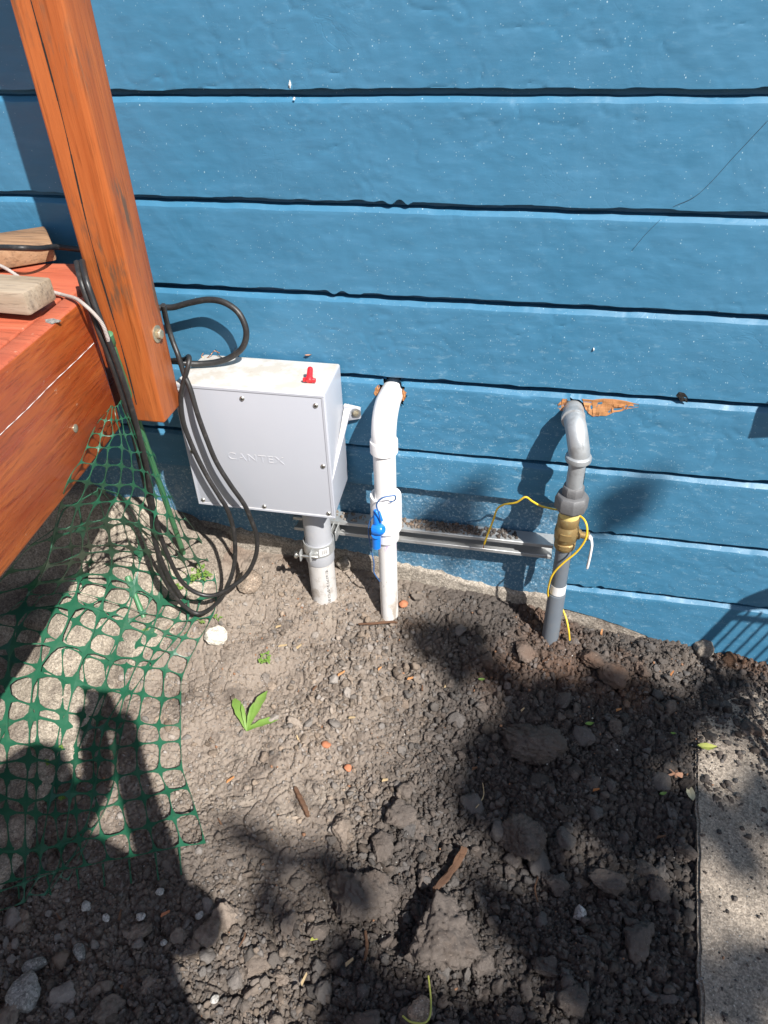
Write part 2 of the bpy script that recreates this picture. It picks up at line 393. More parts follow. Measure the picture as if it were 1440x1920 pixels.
M['bark'] = mat_wood('bark_chip', 'x', (.115, .062, .038), (.17, .095, .058), (.08, .045, .03), .85, .3, spec=.15)
M['woodbit'] = mat_plain('wood_bits', (.26, .135, .075), .85, 0, .3, .3)
M['straw'] = mat_plain('straw', (.46, .34, .19), .8, 0, .2, .3)
M['dryleaf'] = mat_plain('dry_leaf', (.42, .22, .13), .75, 0, .2, .3)
M['paleleaf'] = mat_plain('pale_leaf', (.50, .45, .30), .75, 0, .2, .3)
M['yellowleaf'] = mat_plain('yellow_green_leaf', (.42, .44, .10), .7, 0, .15, .3)
def mat_leaf(name, c0, c1):
    k = NT(name); c = k.mix(k.noise(60, 3, .6), c0, c1); c = k.mix(k.math('MULTIPLY', k.ramp(k.noise(25, 5, .7), .5, .7), .35), c, (.30, .27, .14))
    k.b.inputs['Transmission Weight'].default_value = 0.0
    m = k.fin(c, .5, k.bump(k.noise(140, 4, .6), .35, .001), spec=.4)
    tr = k.n('ShaderNodeBsdfTranslucent'); k.l(c, tr.inputs[0])
    ms = k.n('ShaderNodeMixShader'); ms.inputs[0].default_value = .3
    k.l(k.b.outputs[0], ms.inputs[1]); k.l(tr.outputs[0], ms.inputs[2]); k.l(ms.outputs[0], k.out.inputs[0])
    return m
M['weed'] = mat_leaf('weed_leaf', (.16, .31, .05), (.27, .42, .10))
M['tree_leaf'] = mat_leaf('tree_leaf', (.045, .10, .022), (.075, .14, .035))
M['tree_bark'] = mat_plain('tree_bark', (.14, .11, .085), .9, 0, .3, .9, 30)

# ------------------------------------------------------------------ ground shape
CP = np.array([  # x, y, height of the soil
 (-1.5,.02,.30),(-1.15,.02,.30),(-.95,.02,.27),(-.85,-.02,.235),(-.77,.0,.20),(-.675,.0,.150),(-.57,.0,.150),(-.45,0,.135),(-.36,0,.13),(-.27,0,.112),(-.17,0,.105),(-.08,0,.100),(.05,0,.085),(.13,0,.055),(.185,0,.036),(.25,0,.030),(.31,0,.028),(.40,0,.024),(.50,0,.012),(.61,0,.004),(.95,0,.0),(2.2,0,0),
 (-.95,-.1,.19),(-.80,-.10,.165),(-.70,-.09,.125),(-.60,-.09,.125),(-.45,-.09,.122),(-.37,-.1,.105),(-.29,-.09,.083),(-.2,-.1,.080),(0,-.09,.082),(.098,-.085,.078),(.2,-.1,.040),(.33,-.1,.026),(.46,-.1,.008),(.6,-.1,.004),
 (-1.2,-.2,.08),(-1.0,-.2,.085),(-.88,-.22,.075),(-.78,-.2,.085),(-.6,-.2,.075),(-.4,-.2,.06),(-.2,-.2,.05),(0,-.2,.045),(.2,-.2,.03),(.35,-.22,.008),(.5,-.25,-.01),
 (-1.2,-.36,.005),(-.95,-.36,.02),(-.75,-.34,.025),(-.5,-.35,.022),(-.2,-.35,.018),(.1,-.35,.018),(.3,-.35,.004),
 (-1.2,-.55,0),(-.9,-.55,0),(-.6,-.55,0),(-.3,-.55,0),(0,-.5,.01),(.15,-.45,.02),(.33,-.5,-.012),(0,-.65,0),(.2,-.62,0),
 (-1.2,-.8,-.01),(-.8,-.8,0),(-.5,-.85,0),(-.2,-.8,0),(.1,-.8,.005),(.33,-.8,-.016),(-1,-1.2,0),(-.5,-1.2,0),(0,-1.2,0),(.4,-1.2,-.01),(-1,-1.7,0),(0,-1.7,0),(.6,-1.7,0),(.8,-.5,-.01),(.8,-1,-.01)])
def soil_base(x, y):
    x = np.asarray(x, float); y = np.asarray(y, float); sh = x.shape; x = x.ravel(); y = y.ravel()
    out = np.zeros(len(x))
    for a in range(0, len(x), 20000):
        d2 = (x[a:a+20000, None]-CP[None, :, 0])**2 + (y[a:a+20000, None]-CP[None, :, 1])**2
        wgt = 1.0/(d2+.0012)**2
        out[a:a+20000] = (wgt*CP[None, :, 2]).sum(1)/wgt.sum(1)
    return out.reshape(sh)
def chunky(x, y):                              # 0 on the trodden dusty left, 1 on the freshly dug right and bottom
    return np.clip(.22 + .90*sstep(-.50, -.02, x + .25*vnoise(x*5, y*5, None, 71)) + .75*sstep(-.62, -.86, y + .1*vnoise(x*5, y*5, None, 72)), 0, 1) * sstep(.02, -.12, y - .1*0) ** .15
def soil_z(x, y, fine=True):
    x = np.asarray(x, float); y = np.asarray(y, float)
    z = soil_base(x, y); c = chunky(x, y)
    z = z + .016*c*fbm(x*5.2, y*5.2, None, 3, 3) + .006*fbm(x*13, y*13, None, 3, 4)*(.35+c)
    if fine:
        wx = x + .0055*fbm(x*34, y*34, None, 3, 21); wy = y + .0055*fbm(x*34, y*34, None, 3, 22)
        vis = .75 + .45*c
        for sc, am, sd, cw in ((24, .0085, 31, .16), (52, .0060, 32, .22), (110, .0036, 33, .30)):
            f1, f2, idv = worley(wx*sc, wy*sc, sd)
            gate = sstep(.30, .70, idv + .5*vnoise(x*9, y*9, None, sd+60) + .5*c)
            z = z + am*vis*gate*(sstep(0, cw, f2-f1) - 1 - .35*f1*c) + am*.55*(idv-.5)*(.4+.9*c)
        z = z + .0026*fbm(x*120, y*120, None, 4, 41)*(.7+.6*c) + .004*np.abs(fbm(x*40, y*40, None, 3, 43))*c
    return z
def gp(px, py, off=0.0):                       # where the sight line meets the soil
    v = ray(px, py); v = v/np.linalg.norm(v); lo, hi = .6, 2.6
    ts = np.linspace(lo, hi, 400); P = CAM + ts[:, None]*v
    g = soil_z(P[:, 0], P[:, 1], False) + off - P[:, 2]
    i = int(np.argmax(g > 0)); i = max(i, 1)
    t = ts[i-1] + (ts[i]-ts[i-1])*(-g[i-1])/(g[i]-g[i-1]) if g[i] != g[i-1] else ts[i]
    return CAM + t*v
# far ground: one broad sheet to the horizon
mb = MB(); mb.add([(-400, -400, -.06), (400, -400, -.06), (400, 400, -.06), (-400, 400, -.06)], [(0, 1, 2, 3)])
tag(mb.build('ground', M['concrete'], None, False), kind='structure')
xs = np.concatenate([np.linspace(-2.2, -1.25, 40)[:-1], np.arange(-1.25, .62, .0026), np.linspace(.62, 2.2, 60)[1:]])
ys = np.concatenate([np.linspace(-2.6, -1.12, 70)[:-1], np.arange(-1.12, .03, .0026)])
XX, YY = np.meshgrid(xs, ys, indexing='ij')
ZZ = soil_z(XX, YY)
me = grid_mesh('soil', np.stack([XX.ravel(), YY.ravel(), ZZ.ravel()], 1), len(xs), len(ys))
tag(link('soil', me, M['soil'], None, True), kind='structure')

# right hand concrete pavement slab, edge running slightly askew to the wall
def slab(name, mat, poly, top, thick, kind='structure'):
    bm = bmesh.new(); vs = [bm.verts.new((x, y, top)) for x, y in poly]; f = bm.faces.new(vs)
    r = bmesh.ops.extrude_face_region(bm, geom=[f]); bmesh.ops.translate(bm, verts=[v for v in r['geom'] if isinstance(v, bmesh.types.BMVert)], vec=(0, 0, -thick))
    bmesh.ops.recalc_face_normals(bm, faces=bm.faces)
    bmesh.ops.bevel(bm, geom=[e for e in bm.edges], offset=.005, segments=2, affect='EDGES')
    me = bpy.data.meshes.new(name); bm.to_mesh(me); bm.free()
    o = link(name, me, mat); return tag(o, kind=kind) if kind else o
edge = [(.4455 + (.0955*(y/1.0)), y) for y in np.linspace(-.02, -2.6, 120)]
edge = [(x + .0022*float(vnoise(np.array([y*22]), np.array([3.]), None, 5)[0]) + .0016*float(vnoise(np.array([y*70]), np.array([3.]), None, 6)[0]), y) for x, y in edge]
slab('pavement', M['concrete'], edge + [(3, -2.6), (3, -.02)], .000, .09)
# left: pale concrete apron under the deck edge, rising to the house
ax = np.arange(-1.7, -.60, .007); ay = np.arange(-2.2, .03, .007)
AXX, AYY = np.meshgrid(ax, ay, indexing='ij')
edge_x = -.888 + .150*sstep(-.42, -.10, AYY) + .022*fbm(AYY*9, AYY*0, None, 4, 51)
azz = soil_base(AXX, AYY) + .012 + .004*fbm(AXX*6, AYY*6, None, 3, 52) + .0035*fbm(AXX*45, AYY*45, None, 4, 53)
azz = azz - sstep(-.006, .03, AXX-edge_x)*.06 - sstep(-.10, -.02, AXX - edge_x)*.012*np.clip(fbm(AXX*25, AYY*25, None, 3, 54)+.3, 0, 1)
me = grid_mesh('concrete_apron', np.stack([AXX.ravel(), AYY.ravel(), azz.ravel()], 1), len(ax), len(ay))
tag(link('concrete_apron', me, M['pale_concrete'], None, True), kind='structure')

# ------------------------------------------------------------------ house wall
wall = thing('house_wall', 'blue painted horizontal board siding wall of the house above a stucco foundation', 'wall')
GZ = [1.1967+.171*3, 1.1967+.171*2, 1.1967+.171, 1.1967, 1.0224, .8534, .6809, .5096, .3386, .1727]
HOLES = [(-.2895, .6465, .0315), (.0794, .6487, .0195)]
def board(idx, x0, x1, gz_top, gz_bot, zbot=None, dense=True):
    a, b = max(x0, -1.15), min(x1, .72)
    xs = np.arange(a, b, .0042)
    xs = np.concatenate([np.linspace(x0, a, 12)[:-1] if x0 < a else [], xs, [b], np.linspace(b, x1, 12)[1:] if x1 > b else []])
    zt = gz_top - .016 if gz_top else None
    zb = gz_bot + .0035 + .0012*fbm(xs*4, xs*0+idx, None, 3, idx) + .0014*vnoise(xs*38, xs*0+idx, None, idx+50) + .0012*sstep(.45,.6,vnoise(xs*17, xs*0+idx*1.7, None, idx+57))
    nick = sstep(.70, .80, vnoise(xs*11, xs*0+idx*3.1, None, idx+70)); zb = zb - .0055*nick*vnoise(xs*60, xs*0, None, 9)
    if zbot is not None: zb = np.array([zbot(x) for x in xs]) + .002*vnoise(xs*50, xs*0, None, 8)
    zt = gz_top - .0160 + .0010*fbm(xs*5, xs*0+idx, None, 3, idx+90) + .0008*vnoise(xs*35, xs*0+idx, None, idx+95)
    nz = max(6, int((gz_top-gz_bot)/.0042)) if dense else 10
    rows = [np.stack([xs, np.full_like(xs, .029), zb+.001], 1), np.stack([xs, np.full_like(xs, .0015), zb], 1)]
    fr = np.linspace(0, 1, nz); fr[0] = .006
    for t in fr:
        z = zb + (zt - zb)*t
        n = .0016*fbm(xs*6, z*10, None, 4, 100+idx) + .0006*fbm(xs*40, z*55, None, 2, 140+idx)
        rid = np.abs(fbm(xs*10+idx, z*16, None, 3, 180+idx)); msk = sstep(.05, .45, vnoise(xs*3.1, z*5+idx, None, 200+idx))
        n = n - .0010*msk*(1-sstep(0, .05, rid))
        rows.append(np.stack([xs, -n + .0006*(t > .985), z], 1))
    rows.append(np.stack([xs, np.full_like(xs, .0085), zt+.0078], 1)); rows.append(np.stack([xs, np.full_like(xs, .0240), zt+.0090], 1)); rows.append(np.stack([xs, np.full_like(xs, .0300), zt+.036], 1))
    V = np.stack(rows, 0); nu, nv = V.shape[0], V.shape[1]; V = V.reshape(-1, 3)
    keep = None
    for hx, hz, hr in HOLES:
        dx, dz = V[:, 0]-hx, V[:, 2]-hz; d = np.hypot(dx, dz); m = np.abs(d-hr) < .0024
        rr = hr*(1+.10*np.sin(3*np.arctan2(dz, dx)+1)+.05*np.sin(7*np.arctan2(dz, dx)))
        V[m, 0] = hx + dx[m]/d[m]*rr[m]; V[m, 2] = hz + dz[m]/d[m]*rr[m]
        c = V.reshape(nu, nv, 3); cc = (c[:-1, :-1]+c[1:, 1:])*.5
        k = (np.hypot(cc[..., 0]-hx, cc[..., 2]-hz) > hr*.96).ravel(); keep = k if keep is None else keep & k
    me = grid_mesh('siding_board', V, nu, nv, keep)
    o = link('siding_board', me, M['blue'], wall, True); me.set_sharp_from_angle(angle=math.radians(24))
    return o
for i in range(6): board(i, -2.6, 2.6, GZ[i], GZ[i+1], dense=i > 1)
board(6, -2.6, 2.6, GZ[6], GZ[7])
SPL = .1235
board(7, -2.6, SPL-.0015, GZ[7], None or .404)
board(8, SPL, 2.6, GZ[7], GZ[8]); board(9, SPL, 2.6, GZ[8], GZ[9])
board(10, SPL, 2.6, GZ[9], .03, zbot=lambda x: float(np.interp(x, [.12, .17, .26, .33, .37, .8], [.092, .084, .062, .036, -.01, -.03])))
mb = MB(); mb.box((-2.6, .034, -.1), (2.6, .06, 1.75)); mb.build('sheathing', M['dark'], wall, False)  # backing coloured near-black to paint in the shade behind holes and gaps
# end grain edge of the low right boards
mb = MB(); mb.box((SPL-.0012, .0005, .06), (SPL+.0004, .03, .338)); mb.build('board_end', M['blue'], wall, False)
fx = np.concatenate([np.linspace(-2.6, -1.1, 20)[:-1], np.arange(-1.1, SPL, .005), [SPL-.002]]); fz = np.arange(-.05, .43, .005)
FX, FZ = np.meshgrid(fx, fz, indexing='ij')
FY = .022 - .0022*fbm(FX*60, FZ*60, None, 3, 61) - .0020*fbm(FX*12, FZ*12, None, 3, 62)
chip = sstep(.030, .012, np.hypot((FX+.165)*.8, (FZ-.372)*1.6) + .012*fbm(FX*90, FZ*90, None, 2, 63)); FY = FY + .004*chip
me = grid_mesh('foundation', np.stack([FX.ravel(), FY.ravel(), FZ.ravel()], 1), len(fx), len(fz)); link('foundation', me, M['stucco'], wall, True)
# unpainted concrete at the foot
fx = np.concatenate([np.linspace(-1.7, -.75, 20)[:-1], np.arange(-.75, SPL+.24, .005)]); fz = np.linspace(0, 1, 34)
FX, FT = np.meshgrid(fx, fz, indexing='ij')
topz = np.interp(FX, [-1.7, -.6, -.42, -.27, -.15, -.05, .06, .12, .2, .37], [.33, .20, .185, .163, .140, .122, .112, .108, .095, .03]) + .006*fbm(FX*16, FX*0, None, 3, 65) + .003*vnoise(FX*90, FX*0, None, 66)
FZ = -.05 + (topz+.05)*FT
yb = np.interp(FX, [-1.7, SPL-.02, SPL+.01, .5], [.013, .013, .0035, .0035])
FY = yb + .012*(FT > .985) - .0025*fbm(FX*40, FZ*40, None, 3, 67) - .006*(1-FT)
me = grid_mesh('footing', np.stack([FX.ravel(), FY.ravel(), FZ.ravel()], 1), len(fx), len(fz)); link('footing', me, M['footing'], wall, True)
# torn paint showing raw wood
def raised_patch(name, outline, mat, parent, y0=-.0012, th=.004, n=3):
    o2 = []
    for i in range(len(outline)):
        p, q = np.array(outline[i], float), np.array(outline[(i+1) % len(outline)], float)
        for k in range(n): o2.append(p+(q-p)*k/n + (rng.normal(0, 1.1, 2) if k else 0))
    bm = bmesh.new(); vs = [bm.verts.new(tuple(pt(x, y, -y0))) for x, y in o2]; f = bm.faces.new(vs)
    bmesh.ops.triangulate(bm, faces=[f]); bmesh.ops.subdivide_edges(bm, edges=bm.edges[:], cuts=3, use_grid_fill=True)
    for v in bm.verts:
        if not v.is_boundary: v.co.y += float(vnoise(np.array([v.co.x*60]), np.array([v.co.z*420]), None, 3)[0])*.0022
    r = bmesh.ops.extrude_face_region(bm, geom=bm.faces[:]); bmesh.ops.translate(bm, verts=[g for g in r['geom'] if isinstance(g, bmesh.types.BMVert)], vec=(0, th, 0))
    bmesh.ops.recalc_face_normals(bm, faces=bm.faces)
    me = bpy.data.meshes.new(name); bm.to_mesh(me); bm.free(); return link(name, me, mat, parent)
raised_patch('bare_wood', [(1092, 749), (1150, 750), (1197, 758), (1196, 764), (1178, 766), (1160, 772), (1136, 780), (1112, 781), (1098, 768)], M['splinter'], wall)
raised_patch('bare_wood', [(1050, 754), (1056, 748), (1064, 750), (1060, 765), (1052, 771), (1045, 765)], M['splinter'], wall)
raised_patch('bare_wood', [(703, 728), (709, 722), (712, 728), (707, 742), (702, 740)], M['splinter'], wall)
raised_patch('bare_wood', [(755, 730), (762, 736), (759, 742), (757, 752), (752, 748)], M['splinter'], wall)
for px, py, w, h in ((543, 158, 2.2, 8), (551, 185, 2.4, 3), (1113, 655, 1.5, 3)):
    raised_patch('paint_flake', [(px, py-h), (px+w, py-h*.2), (px+w*.6, py+h), (px-w, py+h*.3)], M['white_chip'], wall, -.0022, .002, 1)
raised_patch('knot_hole_shade', [(1268, 742), (1273, 735), (1283, 737), (1290, 746), (1289, 755), (1276, 753)], M['dark'], wall, -.0006, .002, 2)  # thin dark patch painting the shade of a hole onto the board
mb = MB(); L = smooth_path([pt(1440, 226, .0022), pt(1380, 290, .0014), pt(1312, 362, .0018), pt(1262, 388, .0010)], 6); mb.tube(L, .00030, 5)
L = smooth_path([pt(1238, 412, .0016), pt(1210, 440, .0012), pt(1185, 470, .0014)], 6); mb.tube(L, .00025, 5); mb.build('scratch', M['black_ink'], wall)

# ------------------------------------------------------------------ porch post
post = thing('porch_post', 'orange stained square wooden post bolted beside the deck corner, cracked along its length', 'post', (-.714, -.21, .68))
mb = MB(); px0, px1, py0, py1 = -.754, -.674, -.25, -.174
prof = [(px0, py0), (px1, py0), (px1, py1), (px0, py1)]
mb.box((px0, py0, .683), (px1, py1, 3.0)); pb = mb.build('post_body', M['post'], post, True, .005, 3)
for zz in np.linspace(.70, 1.5, 10):
    pass
# drying crack down the front face: a wandering dark strip that paints the shade inside it
cr = [(-.7205 + .004*math.sin(t*5)+.002*math.sin(t*17), t) for t in np.linspace(.72, 2.6, 80)]
mb = MB()
for i in range(len(cr)-1):
    (xa, za), (xb, zb2) = cr[i], cr[i+1]; w = .0009 + .0005*math.sin(i*.9)
    mb.add([(xa-w, py0-.0006, za), (xa+w, py0-.0006, za), (xb+w, py0-.0006, zb2), (xb-w, py0-.0006, zb2), (xa-w, py0+.003, za), (xa+w, py0+.003, za), (xb+w, py0+.003, zb2), (xb-w, py0+.003, zb2)],
           [(0, 1, 2, 3), (4, 7, 6, 5), (0, 3, 7, 4), (1, 5, 6, 2)])
mb.build('crack', M['dark'], post, False)
bp = pxx(294, 626, px1)
bolt = MB(); bolt.lathe(bp, (1, 0, 0), [(.0155, -.001), (.0155, .0018), (.013, .0026), (.006, .0026)], 28); bo = bolt.build('washer', M['rusty'], post)
bolt = MB(); bolt.lathe(bp+np.array([.0026, 0, 0]), (1, 0, 0), [(.0098, 0), (.0098, .0055), (.0080, .0075), (.002, .0078)], 6, .3); bolt.build('bolt_head', M['rusty'], post, True, .0006)

# ------------------------------------------------------------------ deck
deck = thing('wooden_deck', 'red painted timber deck with a varnished orange side board, left of the post', 'deck', (-.9, -.6, .68))
fa, fb = np.array([-.760, -.267]), np.array([-.739, -.524]); fd = (fb-fa)/np.linalg.norm(fb-fa); fn = np.array([fd[1], -fd[0]])*-1
if fn[0] < 0: fn = -fn
def deck_prism(name, s0, s1, o0, o1, z0, z1, mat, bev=.004):     # s along the side board, o outwards from its face
    P = []
    for z in (z0, z1):
        for s, o in ((s0, o0), (s1, o0), (s1, o1), (s0, o1)):
            q = fa + fd*s + fn*o; P.append((q[0], q[1], z))
    mb = MB(); mb.add(P, [(3, 2, 1, 0), (4, 5, 6, 7), (0, 1, 5, 4), (1, 2, 6, 5), (2, 3, 7, 6), (3, 0, 4, 7)])
    return mb.build(name, mat, deck, True, bev, 3)
fo = deck_prism('fascia_board', -.012, 1.9, -.038, 0, .672, .928, [M['fascia'], M['deck']], .007)
for p_ in fo.data.polygons: p_.material_index = 1 if p_.normal.z > .5 else 0
deck_prism('end_block', -.17, -.014, -.075, -.022, .69, .915, M['fascia'])
sb = [-.012-.165, -.012, .122, .256, .39, .524, .66, .80, .94]
for i in range(len(sb)-1):
    o = deck_prism('deck_board', sb[i]+.0032, sb[i+1]-.0032, -1.5, -.0425 if i else -.030, .890, .927 - .0006*(i % 3), M['deck'], .004)
deck_prism('rim_board', -.20, -.178, -1.5, -.10, .69, .915, M['fascia'])
for k in range(3): deck_prism('joist', -.15, 1.8, -.46-.4*k, -.42-.4*k, .69, .888, M['brown_wood'])
fl = pt(0, 0, 0)
def on_fascia(px, py, off=.001):
    v = ray(px, py); n3 = np.array([fn[0], fn[1], 0]); p0 = np.array([fa[0], fa[1], 0]) + n3*off
    return CAM + v*((p0-CAM) @ n3)/(v @ n3)
mb = MB(); mb.tube([on_fascia(x, y+.35*math.sin(i*1.7)+.8*math.sin(i*.4), .0004) for i, (x, y) in enumerate(zip(np.linspace(176, -10, 30), np.linspace(643, 826, 30)))], [.0004+.0003*math.sin(i*2.1) for i in range(30)], 5); mb.build('paint_scar', M['label'], deck)
c = on_fascia(141, 803, 0); n3 = np.array([fn[0], fn[1], 0])
mb = MB(); mb.lathe(c, n3, [(.0075, -.001), (.0072, .0012), (.004, .0022), (.001, .0022)], 14); mb.build('screw_head', M['rusty'], deck)
c = ph(97, 602, .928); mb = MB(); n_ = 16
vs = [c+np.array([.012*(1+.25*math.sin(3*a)+.15*math.sin(5*a+1))*math.cos(a), .009*(1+.2*math.sin(4*a))*math.sin(a), zz]) for zz in (.0003, -.001) for a in np.linspace(0, 2*math.pi, n_+1)[:-1]]
mb.add(vs, [tuple(range(n_)), tuple(range(2*n_-1, n_-1, -1))]+[(k, n_+k, n_+(k+1) % n_, (k+1) % n_) for k in range(n_)]); mb.build('worn_patch', M['greyrock'], deck, False)

# loose boards lying on the deck
def plank(name, label, cx, cy, cz, lx, ly, lz, rz, tilt, mat, grp=None):
    t = MB(); t.box((-lx/2, -ly/2, -lz/2), (lx/2, ly/2, lz/2)); o = t.build(name, mat, None, True, .005, 2)
    o.location = (cx, cy, cz); o.rotation_euler = (0, tilt, rz); return tag(o, label, 'board')
e = ph(97, 512, .975)
plank('weathered_board', 'grey weathered lumber offcut lying on the red deck with its end towards the post', e[0]-.29, e[1]-.040, .9575, .60, .072, .038, math.radians(-3), 0, M['grey_wood'])
e = ph(64, 455, .965)
plank('weathered_board', 'brown weathered plank behind the grey offcut, beneath the black cable', e[0]-.185, e[1]-.088, .948, .46, .125, .034, math.radians(38), 0, M['brown_wood'])
# ------------------------------------------------------------------ junction box
bx0, bx1, bz0, bz1, byf, byb = -.698, -.386, .421, .717, -.155, -.012
jb = thing('junction_box', 'square light grey plastic junction box fixed to the blue wall beside the post', 'junction box', ((bx0+bx1)/2, 0, bz0))
mb = MB(); v = []
for (y, ins) in ((byf+.006, .0015), (byb, .0065)):
    v += [(bx0+ins, y, bz0+ins), (bx1-ins, y, bz0+ins), (bx1-ins, y, bz1-ins*.6), (bx0+ins, y, bz1-ins*.6)]
mb.add(v, [(0, 1, 2, 3), (7, 6, 5, 4), (0, 4, 5, 1), (1, 5, 6, 2), (2, 6, 7, 3), (3, 7, 4, 0)]); mb.build('box_body', M['box'], jb, True, .005, 3)
mb = MB(); mb.box((bx0-.001, byf, bz0-.001), (bx1+.001, byf+.0052, bz1+.001)); cover = mb.build('box_cover', M['box'], jb, True, .0028, 3)
rim = MB(); w = .0065
for a, b in (((bx0+.001, bz0+.001), (bx1-.001, bz0+w)), ((bx0+.001, bz1-w), (bx1-.001, bz1-.001)), ((bx1-w, bz0+w), (bx1-.001, bz1-w)), ((bx0+.001, bz0+w), (bx0+w, bz1-w))):
    rim.box((a[0], byf-.0014, a[1]), (b[0], byf+.001, b[1]))
rim.build('cover_rim', M['box'], jb, True, .0006, 1)
for px, py in ((320, 734), (454, 747), (592, 760), (353, 845), (606, 874), (379, 943), (497, 957), (619, 972)):
    c = pt(px, py, -byf); c[0] = np.clip(c[0], bx0+.013, bx1-.013); c[2] = np.clip(c[2], bz0+.013, bz1-.013)
    mb = MB(); mb.lathe(c, (0, -1, 0), [(.0052, 0), (.0052, .0008), (.0044, .0022), (.0024, .0031), (.0006, .0033)], 18)
    sc = mb.build('screw', M['steel'], jb)
    mb = MB(); q = c + np.array([0, -.0031, 0]); mb.box(q-np.array([.0026, .0005, .0006]), q+np.array([.0026, .0006, .0006])); mb.box(q-np.array([.0006, .00055, .0026]), q+np.array([.0006, .0006, .0026]))
    s2 = mb.build('screw_slot_shade', M['dark'], None, False); s2.parent = sc  # dark cross paints the recess shade onto the screw head
# raised lettering on the lid
cu = bpy.data.curves.new('lettering', 'FONT'); cu.body = 'CANTEX'; cu.size = .029; cu.extrude = .00035; cu.bevel_depth = .00015; cu.align_x = 'CENTER'; cu.align_y = 'CENTER'; cu.space_character = 1.12
tmp = bpy.data.objects.new('lettering', cu); COL.objects.link(tmp); bpy.context.view_layer.update()
tme = bpy.data.meshes.new_from_object(tmp.evaluated_get(bpy.context.evaluated_depsgraph_get())); bpy.data.objects.remove(tmp)
c = pt(479, 860, -byf); tme.transform(Matrix.Translation(Vector(c)+Vector((0, -.0002, 0))) @ Matrix.Rotation(math.pi/2, 4, 'X') @ Matrix.Diagonal((1.0, .82, 1, 1)))
tme.materials.clear(); tme.shade_flat(); le = link('lettering', tme, M['box']); place(le, jb)
# moulded fixing foot on the right flank
mb = MB(); fz0 = .600
mb.add([(bx1-.006, -.005, fz0+.018), (bx1+.030, -.005, fz0+.012), (bx1+.030, -.005, fz0-.014), (bx1-.006, -.005, fz0-.022),
        (bx1-.006, -.016, fz0+.018), (bx1+.030, -.012, fz0+.012), (bx1+.030, -.012, fz0-.014), (bx1-.006, -.016, fz0-.022)],
       [(0, 1, 2, 3), (7, 6, 5, 4), (0, 4, 5, 1), (1, 5, 6, 2), (2, 6, 7, 3), (3, 7, 4, 0)])
mb.build('mounting_foot', M['box'], jb, True, .002)
mb = MB(); mb.add([(bx1-.004, -.020, fz0+.012), (bx1+.010, -.013, fz0+.012), (bx1-.001, -.146, fz0-.085), (bx1-.004, -.146, fz0-.085), (bx1-.004, -.020, fz0+.004), (bx1+.010, -.013, fz0+.004), (bx1-.001, -.146, fz0-.091), (bx1-.004, -.146, fz0-.091)],
       [(0, 1, 2, 3), (7, 6, 5, 4), (0, 4, 5, 1), (1, 5, 6, 2), (2, 6, 7, 3), (3, 7, 4, 0)]); mb.build('stiffening_rib', M['box'], jb, True, .001)
c = np.array([bx1+.020, -.012, fz0]); mb = MB(); mb.lathe(c, (0, -1, 0), [(.0115, 0), (.0115, .002), (.006, .0025)], 22); mb.build('washer', M['steel'], jb)
mb = MB(); mb.lathe(c+np.array([0, -.0024, 0]), (0, -1, 0), [(.0062, 0), (.0062, .0042), (.004, .0055), (.001, .0056)], 6); mb.build('screw', M['rusty'], jb)

# red wire nut on the lid top
c = ph(581, 716, bz1+.0075); wn_ = MB(); dr = unit((-.10, .78, .62))
c = ph(580, 712, bz1+.006)
wn_.lathe(c-dr*.004, dr, [(.0075, 0), (.0078, .003), (.0074, .009), (.0062, .011), (.0056, .026), (.0045, .030), (.0012, .031)], 12)
wn_.box(c+np.array([-.013, -.003, -.004]), c+np.array([.013, .003, .003]))
tag(wn_.build('wire_nut', M['red_plastic'], None, True, .0008, 1), 'small red plastic wire nut standing on top of the grey box', 'wire nut')
# scraps of wire and leaf along the back of the lid
def cord(name, pts, r, mat, label, cat, n=8, seg=10, parent=None, build=True):
    mb = MB(); mb.tube(smooth_path(pts, n), r, seg); o = mb.build(name, mat, parent)
    if label: tag(o, label, cat)
    return o
cord('wire_scrap', [pt(381, 662, .022), pt(378, 668, .03), pt(386, 672, .03), pt(396, 664, .03), pt(402, 658, .02), pt(412, 662, .02)], .0009, M['copper'], 'thin brown wire scrap curled on the back left of the grey box lid', 'wire scrap')
cord('wire_scrap', [pt(404, 655, .015), pt(412, 668, .025), pt(424, 671, .03), pt(436, 662, .03), pt(442, 652, .015)], .0008, M['cable'], 'thin dark wire scrap under the cable loop on the grey box lid', 'wire scrap')
def leaf_bit(px, py, s, mat, name, label, cat, plane=None, ang=0.0, group=None):
    c = plane if plane is not None else gp(px, py, .004)
    ca, sa = math.cos(ang), math.sin(ang)
    prof = [(-1, .05), (-.55, .34), (0, .45), (.5, .30), (1, .02)]
    mb = MB(); vs = []
    for t, w in prof:
        for sgn in (-1, 0, 1):
            x, y = t*s, sgn*w*s
            vs.append(c + np.array([x*ca-y*sa, x*sa+y*ca, .25*s*(abs(sgn)*.6 + t*t*.5) + .002]))
    n0 = len(vs); vs += [v - np.array([0, 0, .0007]) for v in vs]
    fs = [(i*3+j, i*3+j+1, (i+1)*3+j+1, (i+1)*3+j) for i in range(4) for j in range(2)]
    fs += [tuple(n0+k for k in reversed(f)) for f in fs[:8]]
    mb.add(vs, fs); o = mb.build(name, mat, None); return tag(o, label, cat, group)
leaf_bit(0, 0, .007, M['dryleaf'], 'leaf_scrap', 'brown crumpled leaf scrap at the back edge of the grey box lid', 'leaf', ph(578, 668, bz1+.002), .4)

